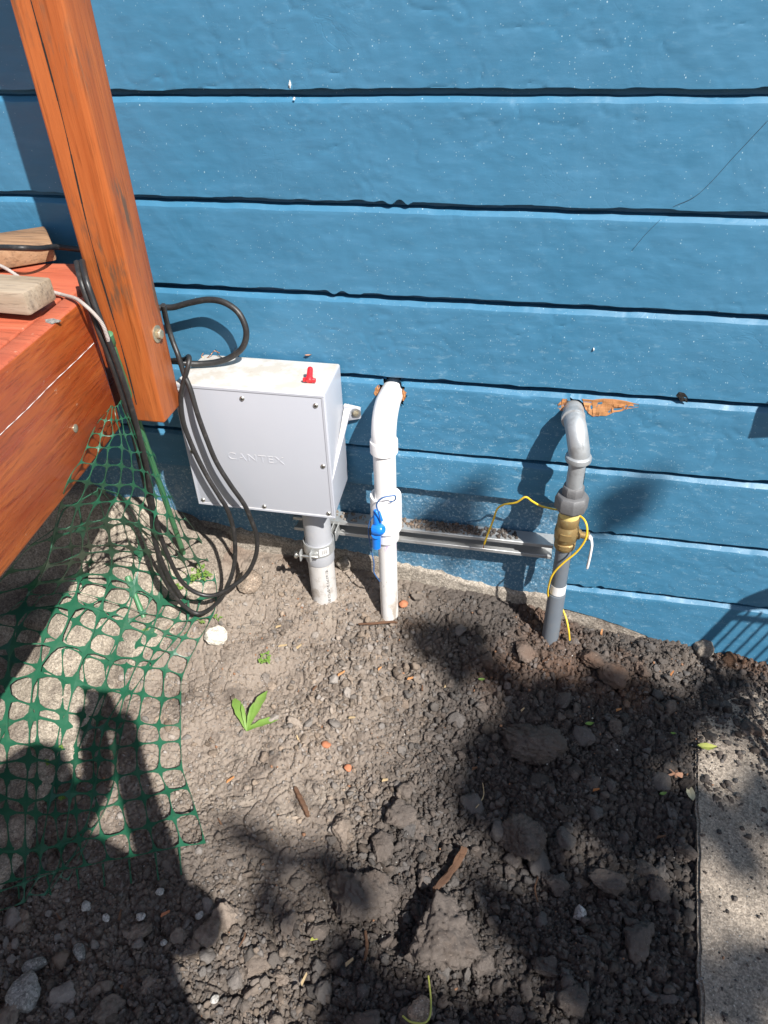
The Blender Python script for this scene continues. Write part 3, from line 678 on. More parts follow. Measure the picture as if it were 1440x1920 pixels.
# ------------------------------------------------------------------ conduit under the box
cx, cd = -.4535, .085
cb = pt(607, 1105, cd)
con = thing('conduit_stub', 'grey plastic conduit dropping from the junction box into the soil', 'conduit', (cx, -cd, .05))
mb = MB(); mb.lathe((cx, -cd, .26), (0, 0, 1), [(.0305, -.02), (.0315, 0), (.0315, .17)], 32); mb.build('upper_sleeve', M['lt_grey_pvc'], con)
mb = MB(); mb.lathe((cx, -cd, .238), (0, 0, 1), [(.0325, 0), (.0335, .003), (.0335, .058), (.0318, .062), (.028, .062)], 32); mb.build('collar', M['lt_grey_pvc'], con)
mb = MB(); mb.lathe((cx, -cd, .02), (0, 0, 1), [(.0310, 0), (.0310, .222)], 32); mb.build('muddy_pipe', M['muddy_pvc'], con)
mk = MB()
for k in range(22):
    z = .115 + k*.0052; hgt = .0016 + .0020*((k*7) % 3)/2
    for j in range(3):
        a0 = -.95 + j*.075; a1 = a0 + .055
        if (k*5+j*3) % 7 == 0: continue
        P = [(cx+.0313*math.sin(a), -cd-.0313*math.cos(a), zz) for zz in (z, z+hgt) for a in (a0+1.55, a1+1.55)]
        mk.add(P, [(0, 1, 3, 2)])
mk.build('printed_marks', M['black_ink'], con, False)
# strut channel behind the pipes
st = thing('strut_channel', 'slotted zinc strut channel on the low blue foundation behind the pipes, dusted with soil', 'strut channel', (-.2, 0, .28))
def sweep_x(prof, x0, x1):
    n = len(prof); vs = [(x, y, z) for x in (x0, x1) for y, z in prof]
    return vs, [(i, (i+1) % n, n+(i+1) % n, n+i) for i in range(n)] + [tuple(range(n-1, -1, -1)), tuple(range(n, 2*n))]
sy0, sy1, sz0, sz1, th = -.024, .017, .2655, .3065, .0025
prof = [(sy1, sz0), (sy0, sz0), (sy0, sz0+.009), (sy0+.008, sz0+.009), (sy0+.008, sz0+.0065), (sy0+th, sz0+.0065), (sy0+th, sz0+th), (sy1-th, sz0+th),
        (sy1-th, sz1-th), (sy0+th, sz1-th), (sy0+th, sz1-.0065), (sy0+.008, sz1-.0065), (sy0+.008, sz1-.009), (sy0, sz1-.009), (sy0, sz1), (sy1, sz1)]
mb = MB(); v_, f_ = sweep_x(prof, -.535, .079); mb.add(v_, f_); mb.build('channel', M['zinc'], st, True, .0007, 1)
# clamp round the conduit
cl = thing('pipe_clamp', 'zinc strut clamp with a paper label and bolt around the grey conduit', 'pipe clamp', (cx, -cd, .286))
mb = MB(); ang = np.linspace(-2.5, 2.5, 40); vs = []
for a in ang:
    for r, z in ((.0342, .271), (.0362, .271), (.0362, .300), (.0342, .300)): vs.append((cx+r*math.sin(a+.25), -cd-r*math.cos(a+.25), z))
mb.add(vs, [(i*4+j, i*4+(j+1) % 4, (i+1)*4+(j+1) % 4, (i+1)*4+j) for i in range(39) for j in range(4)] + [(3, 2, 1, 0), (156, 157, 158, 159)]); mb.build('strap', M['zinc'], cl)
mb = MB(); mb.box((cx+.018, -.052, .2705), (cx+.021, .0, .3005)); mb.add(*sweep_x([(-.055, .2715), (-.022, .2715), (-.022, .2995), (-.055, .2995)], cx+.03, cx+.033)); mb.build('ear', M['zinc'], cl, True, .0008, 1)
for sx in (-1, 1):
    mb = MB(); q = np.array([cx-.020+.012*sx, -cd-.0365, .279]); mb.box(q-np.array([.0018, .012, .013]), q+np.array([.0018, .004, .013])); mb.build('ear', M['zinc'], cl, True, .0015, 2)
mb = MB(); mb.lathe((cx-.046, -cd-.042, .279), (1, 0, 0), [(.0085, 0), (.0085, .006), (.004, .006), (.004, .055), (.0034, .056)], 6); mb.build('bolt', M['steel'], cl, True, .0006, 1)
mb = MB(); ang = np.linspace(.30, .95, 8); vs = [(cx+.0366*math.sin(a), -cd-.0366*math.cos(a), z) for a in ang for z in (.2755, .2965)]
mb.add(vs, [(2*i, 2*i+2, 2*i+3, 2*i+1) for i in range(7)]); lb = mb.build('barcode_label', M['label'], cl)
mb = MB()
for k in range(9):
    a0 = .46+.045*k; a1 = a0 + (.012 if k % 3 else .024); mb.add([(cx+.0369*math.sin(a), -cd-.0369*math.cos(a), z) for a in (a0, a1) for z in (.280, .293)], [(0, 2, 3, 1)])
bc = mb.build('barcode', M['black_ink'], None, False); bc.parent = lb

# ------------------------------------------------------------------ white pvc riser
wx, wd = -.290, .085
wp = thing('white_pvc_riser', 'white plastic pipe with elbow running from a hole in the blue wall into the soil', 'pipe', (wx, -wd, .05))
def arc_path(x, d, ztop, r, dx=0.0, n=10, tail=.02):
    P = [np.array([x+dx, .03, ztop])]
    P += [np.array([x+dx, -(d-r)+.0, ztop])] if d-r > 0 else []
    for k in range(1, n+1):
        a = math.pi/2*k/n; P.append(np.array([x+dx*(1-k/n), -(d-r) - r*math.sin(a), ztop - r*(1-math.cos(a))]))
    P.append(P[-1]-np.array([0, 0, tail])); return P
zt = .643
ep = arc_path(wx, wd, zt, .058, -.001, 12, .026)
mb = MB(); rr = [.0245, .0252] + [.0258]*14
mb.tube(ep, rr[:len(ep)], 32); eo = mb.build('elbow', M['pvc'], wp)
zb_ = ep[-1][2]
mb = MB(); mb.lathe((wx, -wd, zb_-.002), (0, 0, 1), [(.0262, 0), (.0291, .001), (.0291, .026), (.0285, .028)], 32); mb.build('elbow_socket', M['pvc'], wp)
z1 = .447
mb = MB(); mb.lathe((wx, -wd, z1-.03), (0, 0, 1), [(.0238, 0), (.0238, zb_-z1+.05)], 32); mb.build('upper_pipe', M['pvc'], wp)
mb = MB(); mb.lathe((wx, -wd, .355), (0, 0, 1), [(.0300, 0), (.0342, .003), (.0345, .010), (.0345, .088), (.0335, .092), (.0300, .0925), (.0270, .086), (.0250, .084)], 36); mb.build('coupling', M['pvc'], wp)
mb = MB(); mb.lathe((wx, -wd, .325), (0, 0, 1), [(.0220, 0), (.0272, .0008), (.0276, .003), (.0276, .034)], 32); mb.build('reducer', M['pvc'], wp)
mb = MB(); mb.lathe((wx, -wd, .02), (0, 0, 1), [(.0213, 0), (.0213, .31)], 32); mb.build('lower_pipe', M['pvc_dirty'], wp)
# blue wire connector with its tails
wc = thing('wire_connector', 'bright blue plastic wire connector hanging against the white pipe coupling', 'wire connector', tuple(pt(710, 990, .13)))
A = pt(712, 1000, .128)
mb = MB(); mb.lathe(pt(702, 992, .127), (.85, -.25, .25), [(.010, -.002), (.0125, .0), (.0135, .012), (.012, .020), (.008, .024)], 18); mb.build('connector_body', M['blue_plastic'], wc)
mb = MB(); mb.tube([pt(706, 1026, .122), pt(706, 1000, .124)], [.0098, .0105], 12); mb.build('connector_leg', M['blue_plastic'], wc, True, .001, 1)
mb = MB(); mb.lathe(pt(706, 1001, .131), (-.1, -1, .35), [(.0115, -.006), (.0120, 0), (.0112, .0035), (.0085, .004)], 20); mb.build('connector_cap', M['blue_plastic'], wc)
mb = MB(); a, b, c3 = pt(703, 976, .124), pt(712, 958, .120), pt(718, 978, .124)
mb.tube([pt(708, 985, .123), pt(707, 968, .121), pt(705, 956, .119)], [.010, .0085, .006], 10); mb.add([a, b, c3, a+np.array([0, .008, 0]), b+np.array([0, .008, 0]), c3+np.array([0, .008, 0])], [(0, 2, 1), (3, 4, 5), (0, 1, 4, 3), (1, 2, 5, 4), (2, 0, 3, 5)]); mb.build('connector_flap', M['blue_plastic'], wc, True, .001, 1)
cord('tail_wire', [pt(714, 980, .13), pt(710, 962, .135), pt(706, 946, .137), pt(716, 934, .137), pt(732, 930, .13), pt(741, 930, .125), pt(740, 938, .122), pt(731, 941, .122)], .0016, M['blue_wire'], None, None, parent=wc)
cord('tail_wire', [pt(700, 968, .122), pt(693, 978, .12), pt(691, 1000, .118), pt(696, 1030, .115), pt(701, 1055, .112), pt(701, 1072, .11), pt(707, 1083, .108), pt(712, 1090, .10)], .0015, M['blue_wire'], None, None, parent=wc)

# ------------------------------------------------------------------ grey riser: galvanised elbow, union, brass valve, grey pvc
gx, gd = .0985, .078
gr = thing('grey_pipe_riser', 'grey metal and plastic pipe with brass valve running from the blue wall to the soil', 'pipe', (gx, -gd, .05))
ep = arc_path(gx, gd, .640, .048, -.018, 12, .012)
mb = MB(); mb.tube(ep, [.0205]+[.0208]*(len(ep)-1), 28); mb.build('elbow', M['galv'], gr)
mb = MB(); mb.tube([ep[1]+np.array([0, .006, 0]), ep[1]-np.array([0, .010, 0])], [.0232, .0232], 28); mb.build('elbow_bead', M['galv'], gr, True, .002)
ze = ep[-1][2]
mb = MB(); mb.lathe((gx, -gd, ze-.008), (0, 0, 1), [(.019, 0), (.0250, .002), (.0258, .006), (.0250, .012), (.0212, .015)], 28); mb.build('elbow_bead', M['galv'], gr)
sm = MB(); sm.tube([p + unit(np.array([.35, -.8, .5]))*.0203 for p in ep[3:]], .0012, 6); sm.build('mould_seam', M['galv'], gr)
mb = MB(); mb.lathe((gx, -gd, .47), (0, 0, 1), [(.0167, 0), (.0167, ze-.47)], 28); mb.build('nipple', M['galv'], gr)
mb = MB(); mb.lathe((gx, -gd, .492), (0, 0, 1), [(.0225, 0), (.0225, .016), (.0205, .021), (.0165, .0215)], 8, .2); mb.build('union_collar', M['dark_iron'], gr, True, .001, 2)
mb = MB(); mb.lathe((gx, -gd, .453), (0, 0, 1), [(.0275, 0), (.0345, .007), (.0345, .030), (.0305, .038), (.0225, .040)], 8, .1); mb.build('union_nut', M['dark_iron'], gr, True, .0015, 2)
mb = MB(); mb.lathe((gx, -gd, .434), (0, 0, 1), [(.0205, 0), (.0215, .010), (.0190, .020), (.0190, .022)], 24); mb.build('thread_tape', M['tape'], gr)
mb = MB(); mb.lathe((gx, -gd, .352), (0, 0, 1), [(.0210, 0), (.0225, .002), (.0225, .015), (.0200, .017), (.0245, .026), (.0255, .042), (.0245, .054), (.0215, .062), (.0225, .064), (.0228, .080), (.0215, .084), (.017, .085)], 28); vb = mb.build('valve_body', M['brass'], gr)
mb = MB()
for k, (dz, hh) in enumerate(((.385, .017), (.358, .011))):
    ang = np.linspace(-.55, .35, 8); R_ = .0262 if k == 0 else .0232
    vs = [(gx+r*math.sin(a), -gd-r*math.cos(a), z) for a in ang for (r, z) in ((R_-.002, dz), (R_+.0006, dz+.0006), (R_+.0006, dz+hh-.0006), (R_-.002, dz+hh))]
    mb.add(vs, [(i*4+j, i*4+j+1, (i+1)*4+j+1, (i+1)*4+j) for i in range(7) for j in range(3)] + [(0, 1, 2, 3), (31, 30, 29, 28)])
mb.build('valve_pad', M['brass'], gr)
mb = MB(); mb.lathe((gx+.020, -gd-.004, .393), (1, -.15, 0), [(.011, 0), (.011, .008), (.0075, .010), (.0075, .020), (.0095, .021), (.0095, .026), (.004, .027)], 16); mb.build('valve_stem', M['brass'], gr)
hp = [(gx+.045, -gd-.007, .394), (gx+.051, -gd-.010, .390), (gx+.054, -gd-.016, .380), (gx+.054, -gd-.018, .352), (gx+.053, -gd-.020, .326), (gx+.052, -gd-.020, .318)]
mb = MB(); vs = []
for x, y, z in hp:
    for a, b in ((-.0022, -.007), (.0022, -.007), (.0022, .007), (-.0022, .007)): vs.append((x+a, y+b, z))
mb.add(vs, [(i*4+j, i*4+(j+1) % 4, (i+1)*4+(j+1) % 4, (i+1)*4+j) for i in range(5) for j in range(4)] + [(3, 2, 1, 0), (20, 21, 22, 23)]); mb.build('valve_handle', M['label'], gr, True, .0014, 2)
mb = MB(); mb.lathe((gx, -gd, .20), (0, 0, 1), [(.0172, 0), (.0172, .153)], 28); mb.build('plastic_pipe', M['grey_pvc'], gr)
mb = MB(); mb.lathe((gx, -gd, .02), (0, 0, 1), [(.0196, 0), (.0196, .193), (.0188, .196), (.0165, .197)], 28); mb.build('plastic_sleeve', M['grey_pvc'], gr)
mb = MB(); ang = np.linspace(-1.2, 1.5, 16); vs = [(gx+r*math.sin(a), -gd-r*math.cos(a), z) for a in ang for r, z in ((.0176, .220), (.0180, .220), (.0180, .245), (.0176, .245))]
mb.add(vs, [(i*4+j, i*4+(j+1) % 4, (i+1)*4+(j+1) % 4, (i+1)*4+j) for i in range(15) for j in range(4)]); mb.build('paper_label', M['label'], gr)
cord('tracer_wire', [pt(1068, 1200, .09), pt(1066, 1180, .088), pt(1060, 1155, .07), pt(1048, 1132, .055), pt(1028, 1118, .085), pt(1031, 1090, .105), pt(1040, 1072, .109), pt(1058, 1054, .110), pt(1080, 1036, .109), pt(1096, 1015, .108), pt(1101, 995, .105), pt(1097, 977, .095), pt(1085, 966, .075),
     pt(1066, 958, .035), pt(1040, 955, .034), pt(1015, 949, .045), pt(998, 940, .055), pt(985, 932, .06), pt(968, 942, .06), pt(945, 946, .058), pt(932, 955, .058), pt(925, 975, .058), pt(916, 998, .06), pt(908, 1020, .06)], .0022, M['yellow_wire'], 'yellow insulated wire wrapped around the grey pipe with its free end bent out left', 'wire')
cord('tracer_wire_end', [pt(908, 1020, .06), pt(906, 1028, .06)], .0009, M['copper'], None, None, parent=bpy.data.objects['tracer_wire'])
bpy.data.objects['tracer_wire_end'].name = 'bare_tip'

# ------------------------------------------------------------------ black cables
R = .0050
bundle = [(150, 490, .25), (158, 525, .285), (172, 566, .295), (190, 615, .30), (208, 660, .30), (224, 705, .30), (240, 755, .295), (258, 820, .285), (272, 880, .275)]
b1 = [pt(306, 572, .165), pt(313, 605, .150), pt(324, 640, .155), pt(334, 666, .165), pt(345, 701, .172), pt(357, 730, .180), pt(370, 775, .188), pt(387, 822, .19), pt(406, 867, .19), pt(432, 909, .19), pt(458, 946, .185), pt(471, 975, .182), pt(481, 1005, .18), pt(480, 1040, .18), pt(464, 1075, .19), pt(436, 1099, .205), pt(401, 1116, .22), pt(370, 1112, .23), pt(342, 1092, .24), pt(322, 1057, .25), pt(301, 1005, .26), pt(287, 950, .27)]
b1 += [pt(x+4, y, d+.006) for x, y, d in reversed(bundle)]
b2 = [pt(320, 676, .10), pt(345, 674, .125), pt(354, 669, .15), pt(353, 685, .168), pt(343, 722, .178), pt(339, 751, .182), pt(343, 788, .185), pt(353, 819, .185), pt(369, 856, .185), pt(390, 896, .185), pt(411, 930, .185), pt(427, 957, .182), pt(437, 990, .18), pt(441, 1030, .18), pt(438, 1065, .185), pt(428, 1095, .195), pt(410, 1128, .205), pt(375, 1150, .215), pt(346, 1137, .225), pt(322, 1109, .235), pt(304, 1075, .245), pt(294, 1026, .255), pt(284, 960, .268)]
b2 += [pt(x-6, y+2, d) for x, y, d in reversed(bundle)]
def cable(pts, r, label, name='cable'):
    return cord(name, pts, r, M['cable'], label, 'cable', 7, 12)
cable(b1, R, 'black cable hanging in front of the grey box, the right hand one of the pair')
cable(b2, R, 'black cable hanging in front of the grey box, the left hand one of the pair')
b3 = [pt(x+1, y+4, d-.006) for x, y, d in bundle] + [pt(282, 935, .27), pt(288, 1000, .262), pt(298, 1040, .255), pt(318, 1085, .24), pt(340, 1120, .225)]
cable(b3, .0055, 'thick black cable bundled beside the green stake and running down to the net')
lo = [pt(285, 585, .06), pt(300, 577, .05), pt(325, 576, .045), pt(355, 568, .045), pt(390, 562, .045), pt(420, 567, .05), pt(446, 585, .055), pt(460, 612, .06), pt(461, 635, .062), pt(452, 655, .062), pt(430, 671, .066), pt(405, 679, .072), pt(375, 682, .08), pt(350, 681, .09), pt(325, 676, .10)]
cable(lo, .0062, 'black cable looping from behind the post over the top of the grey box')
dk = [ph(-40, 465, .985), ph(0, 464, .985), ph(40, 465, .988), ph(75, 466, .975), ph(105, 463, .955), pt(135, 466, .09), pt(165, 470, .08)]
cable(dk, .0052, 'black cable lying across the brown plank on the deck towards the post')
ro = [ph(-15, 492, .958), ph(12, 504, .955), ph(50, 528, .937), ph(92, 545, .936), ph(118, 553, .933), ph(142, 560, .938), pt(160, 573, .31), pt(178, 590, .315), pt(192, 608, .315), pt(200, 628, .312), pt(205, 645, .305)]
rp = smooth_path(ro, 16); mb = MB(); mb.tube(rp, [.0027+.0007*(i % 2) for i in range(len(rp))], 10); tag(mb.build('braided_rope', M['rope'], None), 'light grey braided cord running from under the offcut to the green stake', 'rope')

# ------------------------------------------------------------------ green stakes and net
def stake(name, a, b, r, label, nub=True):
    t = thing(name, label, 'stake', tuple(b)); a, b = np.array(a), np.array(b); n = int(np.linalg.norm(a-b)/.012)
    mb = MB(); mb.tube([a+(b-a)*i/n for i in range(n+1)], [r*(1+.06*((i % 3) == 0)) for i in range(n+1)], 12); mb.build('stake_rod', M['stake'], t)
    d = unit(b-a); mb = MB(); mb.lathe(a-d*.004, d, [(r*.9, 0), (r*1.35, .002), (r*1.35, .024), (r*1.1, .026)], 16); mb.build('stake_cap', M['stake'], t)
    return t
sa, sb2 = pt(203, 628, .295), gp(345, 1040)
stake('garden_stake', sa, sb2 + unit(sb2-sa)*.05, .0062, 'green plastic garden stake leaning against the post with the net tied to it')
q0, q1 = gp(240, 1083, .012), gp(270, 1158, .010); stake('garden_stake', q0, q1, .0062, 'short green stake piece lying under the net on the pale concrete')
mb = MB()
for k in range(4):
    c = sa + (pt(237, 752, .27)-sa)*(.93+.025*k); ang = np.linspace(0, 2*math.pi, 13); mb.tube([c+np.array([.009*math.cos(a), .009*math.sin(a), .003*math.sin(a+k)]) for a in ang], .0009, 5)
mb.build('tie_wire', M['net'], None); tag(bpy.data.objects['tie_wire'], 'thin green tie wire wrapped round the stake above the net', 'tie')

def surf(ctrl, tpar):
    C = np.array(ctrl); nr, nc, _ = C.shape
    def cr(p0, p1, p2, p3, t): return .5*((2*p1)+(-p0+p2)*t+(2*p0-5*p1+4*p2-p3)*t*t+(-p0+3*p1-3*p2+p3)*t**3)
    def ev(A, s):
        n = len(A); s = min(max(s, 0), n-1-1e-6); i = int(s); t = s-i
        g = lambda k: A[k] if 0 <= k < n else (2*A[0]-A[1] if k < 0 else 2*A[-1]-A[-2])
        return cr(g(i-1), g(i), g(i+1), g(i+2), t)
    def S(u, t):                                # u 0..1 across, t in tpar units
        s = float(np.interp(t, tpar, np.arange(nr)))
        rows = [ev(C[r], u*(nc-1)) for r in range(max(0, int(s)-1), min(nr, int(s)+3))]
        base = max(0, int(s)-1); n = nr; i = min(int(s), nr-2); f = s-i
        g = lambda k: rows[k-base] if base <= k < base+len(rows) else None
        p1, p2 = g(i), g(i+1); p0 = g(i-1) if i-1 >= base and g(i-1) is not None else 2*p1-p2; p3 = g(i+2) if g(i+2) is not None else 2*p2-p1
        return cr(p0, p1, p2, p3, f)
    return S
def net_mesh(name, S, ncol, rows, jit=.0025, seed=3, skip=()):
    lim = rows[-1]; vs = []; fs = []; K = 16
    jr = np.random.default_rng(seed); J = jr.normal(0, jit, (ncol+1, len(rows), 3))
    def P(u, r):                                # u in cells, r in rows (index)
        i = min(int(u), ncol-1); a = u-i; j = min(int(r), len(rows)-2); b = r-j
        q = S(u/ncol, np.interp(r, np.arange(len(rows)), rows))
        k = J[i, j]*(1-a)*(1-b)+J[i+1, j]*a*(1-b)+J[i, j+1]*(1-a)*b+J[i+1, j+1]*a*b
        return np.array(q)+k+np.array([0, 0, .006*float(vnoise(np.array([u*.8]), np.array([r*.6]), None, seed)[0])+.003])
    for i in range(ncol):
        for j in range(len(rows)-1):
            if (i, j) in skip: continue
            base = len(vs); hw = .472+.010*jr.random(); hv = .472+.010*jr.random()
            for k in range(K):
                th = 2*math.pi*k/K; c, s = math.cos(th), math.sin(th)
                m = .5/max(abs(c), abs(s)); vs.append(P(i+.5+c*m, j+.5+s*m))
            for k in range(K):
                th = 2*math.pi*k/K; c, s = math.cos(th), math.sin(th); n = 4.0
                r = (abs(c)**n+abs(s)**n)**(-1/n); vs.append(P(i+.5+c*r*hw, j+.5+s*r*hv))
            fs += [(base+k, base+(k+1) % K, base+K+(k+1) % K, base+K+k) for k in range(K)]
    me = bpy.data.meshes.new(name); me.from_pydata([tuple(v) for v in vs], [], fs); 
    bm = bmesh.new(); bm.from_mesh(me); bmesh.ops.remove_doubles(bm, verts=bm.verts, dist=.0004); bmesh.ops.recalc_face_normals(bm, faces=bm.faces); bm.to_mesh(me); bm.free()
    return me
G = lambda x, y, o=.012: gp(x, y, o)
ctrl = [
 [pt(240,752,.288), pt(233,756,.295), pt(226,760,.305), pt(218,764,.315), pt(210,767,.33), pt(206,769,.34)],
 [pt(268,815,.275), pt(260,814,.285), pt(250,813,.30), pt(232,812,.325), pt(206,811,.36), on_fascia(177,811,.008)],
 [pt(295,875,.26), pt(285,874,.27), pt(268,871,.295), pt(240,866,.335), pt(200,859,.385), on_fascia(155,852,.010)],
 [pt(330,945,.235), pt(312,942,.25), pt(282,935,.285), pt(240,924,.33), pt(185,918,.385), on_fascia(128,922,.012)],
 [G(375,1015,.02), pt(325,1005,.25), pt(275,995,.29), pt(220,980,.34), pt(160,990,.39), pt(103,1000,.46)],
 [G(403,1078), G(360,1080,.04), G(300,1072,.05), G(235,1055,.06), G(165,1050,.07), pt(88,1052,.46)],
 [G(405,1135), G(345,1150,.02), G(290,1140,.03), G(225,1120,.04), G(140,1105,.05), G(62,1105,.10)],
 [G(372,1210,.015), G(315,1198,.018), G(255,1170,.025), G(190,1155,.03), G(110,1120,.04), G(30,1135,.07)],
 [G(345,1268), G(282,1255,.014), G(216,1247,.018), G(144,1222,.025), G(75,1190,.03), G(-10,1170,.04)],
 [G(341,1314), G(275,1304), G(213,1297,.015), G(144,1283,.018), G(65,1250,.025), G(-30,1225,.03)],
 [G(339,1362), G(265,1358), G(200,1349), G(140,1338,.015), G(60,1325,.02), G(-40,1296,.03)],
 [G(340,1390), G(265,1396), G(190,1405), G(126,1407), G(60,1398,.015), G(-45,1380,.02)],
 [G(343,1438), G(268,1450), G(192,1462), G(125,1469), G(60,1467), G(-48,1450,.015)],
 [G(357,1478), G(278,1495), G(200,1510), G(126,1525), G(60,1527), G(-45,1522)],
 [G(372,1525), G(290,1546), G(210,1564), G(132,1583), G(62,1592), G(-40,1602)],
 [G(386,1577), G(303,1597), G(222,1612), G(144,1628), G(70,1644), G(-40,1672)]]
tp = [0, 1.1, 2.2, 3.3, 4.4, 5.5, 6.6, 7.7, 8.8, 9.8, 10.8, 11.8, 12.8, 13.8, 14.8, 15.8]
net = thing('plastic_net', 'green plastic mesh netting draped from the stake over the concrete and out onto the soil', 'netting', (-.8, -.4, 0))
rows = np.concatenate([np.linspace(0, 8.8, 15), np.arange(9.8, 16, 1)])
me = net_mesh('mesh_sheet', surf(ctrl, tp), 9, rows, .0017, 3)
o = link('mesh_sheet', me, M['net'], None, False); place(o, net)
md = o.modifiers.new('Solidify', 'SOLIDIFY'); md.thickness = .0013; md.offset = 0
H = lambda x, y, o=.030: gp(x, y, o)
ctrl2 = [
 [pt(255,940,.285), pt(200,925,.33), pt(150,945,.385), pt(105,985,.44)],
 [H(330,1040,.03), H(250,1010,.09), pt(150,1030,.36), pt(30,1060,.47)],
 [H(350,1150), H(255,1100,.05), H(150,1080,.08), H(-20,1120,.12)],
 [H(310,1225,.02), H(225,1200,.03), H(120,1180,.05), H(-50,1200,.07)],
 [H(255,1300,.02), H(190,1290,.025), H(80,1270,.03), H(-60,1290,.04)],
 [H(225,1400,.018), H(150,1400,.018), H(60,1390,.022), H(-60,1400,.03)],
 [H(215,1490,.016), H(140,1490,.016), H(50,1500,.018), H(-60,1510,.02)],
 [H(170,1570,.014), H(110,1610,.014), H(45,1640,.014), H(-50,1660,.014)],
 [H(120,1640,.012), H(85,1670,.012), H(30,1700,.012), H(-50,1720,.012)]]
me = net_mesh('folded_layer', surf(ctrl2, [0, 1, 2, 3, 4, 5, 6, 7, 8]), 6, np.linspace(0, 8, 13), .006, 8)
o = link('folded_layer', me, M['net'], None, False); place(o, net)
md = o.modifiers.new('Solidify', 'SOLIDIFY'); md.thickness = .0013; md.offset = 0
# cut ends along the free bottom edge
for (x, y, x2, y2) in ((291, 1600, 297, 1650), (242, 1612, 246, 1656), (193, 1620, 196, 1662), (144, 1630, 148, 1666), (88, 1641, 95, 1678), (336, 1590, 340, 1640), (34, 1656, 36, 1685)):
    mb = MB(); mb.tube([G(x, y, .009), G((x+x2)/2, (y+y2)/2, .008), G(x2, y2, .006)], [.0024, .0012, .0018], 6); mb.build('cut_strand', M['net'], net)

# ------------------------------------------------------------------ clods, crumbs and stones
def ico(sub):
    bm = bmesh.new(); bmesh.ops.create_icosphere(bm, subdivisions=sub, radius=1)
    V = np.array([v.co[:] for v in bm.verts]); Fc = np.array([[v.index for v in f.verts] for f in bm.faces]); bm.free(); return V, Fc
ICO = {k: ico(k) for k in (1, 2, 3, 4, 5)}
def worley3(P, sc, seed):
    P = P*sc; I = np.floor(P); f1 = np.full(len(P), 9.0); f2 = f1.copy()
    for a in (-1, 0, 1):
        for b in (-1, 0, 1):
            for c in (-1, 0, 1):
                q = I + np.array([a, b, c]); o = np.stack([_hash(q[:, 0], q[:, 1], q[:, 2], seed+j*3) for j in range(3)], 1)
                d = np.linalg.norm(q+o-P, axis=1); f2 = np.where(d < f1, f1, np.minimum(f2, d)); f1 = np.minimum(f1, d)
    return f1, f2
def lump(sub, seed, amp=.30, freq=1.5, crumb=.10, flat=.75, smooth_rock=False):
    V, Fc = ICO[sub]; V = V.copy(); o = seed*7.31
    r = 1 + amp*fbm(V[:, 0]*freq+o, V[:, 1]*freq, V[:, 2]*freq, 3, seed)
    V = V*r[:, None]
    g = np.random.default_rng(seed)
    ncut = 3 if smooth_rock else 8
    for k in range(ncut):                       # broken faces
        n = unit(g.normal(size=3)); d = V @ n; c = .48+.32*g.random(); m = d > c; V[m] -= np.outer(d[m]-c, n)*(.75 if smooth_rock else .9)
    N = V/np.linalg.norm(V, axis=1)[:, None]
    h = crumb*fbm(V[:, 0]*3.5+o, V[:, 1]*3.5, V[:, 2]*3.5, 4, seed+3, .6)
    if sub <= 2: h = h + g.normal(0, .10 if sub == 1 else .07, len(V))
    if sub >= 3 and not smooth_rock:
        f1, f2 = worley3(V+o + .25*fbm(V[:, 0]*4, V[:, 1]*4, V[:, 2]*4, 2, seed+4)[:, None], 2.2, seed); h = h - .13*(1-sstep(0, .16, f2-f1))
        h = h + .11*(np.abs(fbm(V[:, 0]*6+o, V[:, 1]*6, V[:, 2]*6, 3, seed+5, .6))*-1.6+.3)
        if sub >= 4: h = h + .075*fbm(V[:, 0]*15+o, V[:, 1]*15, V[:, 2]*15, 3, seed+8, .7)
    V = V + N*h[:, None]; V[:, 2] *= flat
    return V, Fc
# uncountable crumbs: joined real geometry
def scatter(name, n, smin, smax, sub, xr, yr, wfun, seed, pw=2.2, sink=.25, nvar=10, mat='clod'):
    g = np.random.default_rng(seed)
    x = g.uniform(*xr, n*6); y = g.uniform(*yr, n*6); k = g.random(n*6) < wfun(x, y); x, y = x[k][:n], y[k][:n]; n = len(x)
    s = smin*(1-g.random(n)*(1-(smin/smax)**pw))**(-1/pw)
    zs = soil_z(x, y, True); zs = np.where(x > .4455+.0955*y, np.maximum(zs, -.0005), zs); z = zs + s*(1-2*sink)*.5
    vs, fs, off = [], [], 0
    var = [lump(sub, 300+seed*10+i, .34, 1.4, .16 if sub > 1 else .3) for i in range(nvar)]
    vi = g.integers(0, nvar, n); th = g.uniform(0, 2*math.pi, n); t2 = g.normal(0, .7, n); st = g.uniform(.55, 1.4, (n, 3))
    for v_ in range(nvar):
        m = vi == v_; c = int(m.sum())
        if c == 0: continue
        V, Fc = var[v_]
        P = V[None]*st[m][:, None, :]
        ca, sa_ = np.cos(t2[m])[:, None], np.sin(t2[m])[:, None]
        Y = P[..., 1]*ca-P[..., 2]*sa_; Z = P[..., 1]*sa_+P[..., 2]*ca; X = P[..., 0]
        cb_, sb_ = np.cos(th[m])[:, None], np.sin(th[m])[:, None]
        Q = np.stack([X*cb_-Y*sb_, X*sb_+Y*cb_, Z], 2)*s[m][:, None, None] + np.stack([x[m], y[m], z[m]], 1)[:, None, :]
        vs.append(Q.reshape(-1, 3)); fs.append((Fc[None]+(np.arange(c)*len(V))[:, None, None]+off).reshape(-1, 3)); off += c*len(V)
    me = np_mesh(name, np.concatenate(vs), np.concatenate(fs)); o = link(name, me, M[mat]); return tag(o, kind='stuff')
inv = lambda x, y: (x > -.90+.25*sstep(-.4, 0, y)) & (y < -.005)
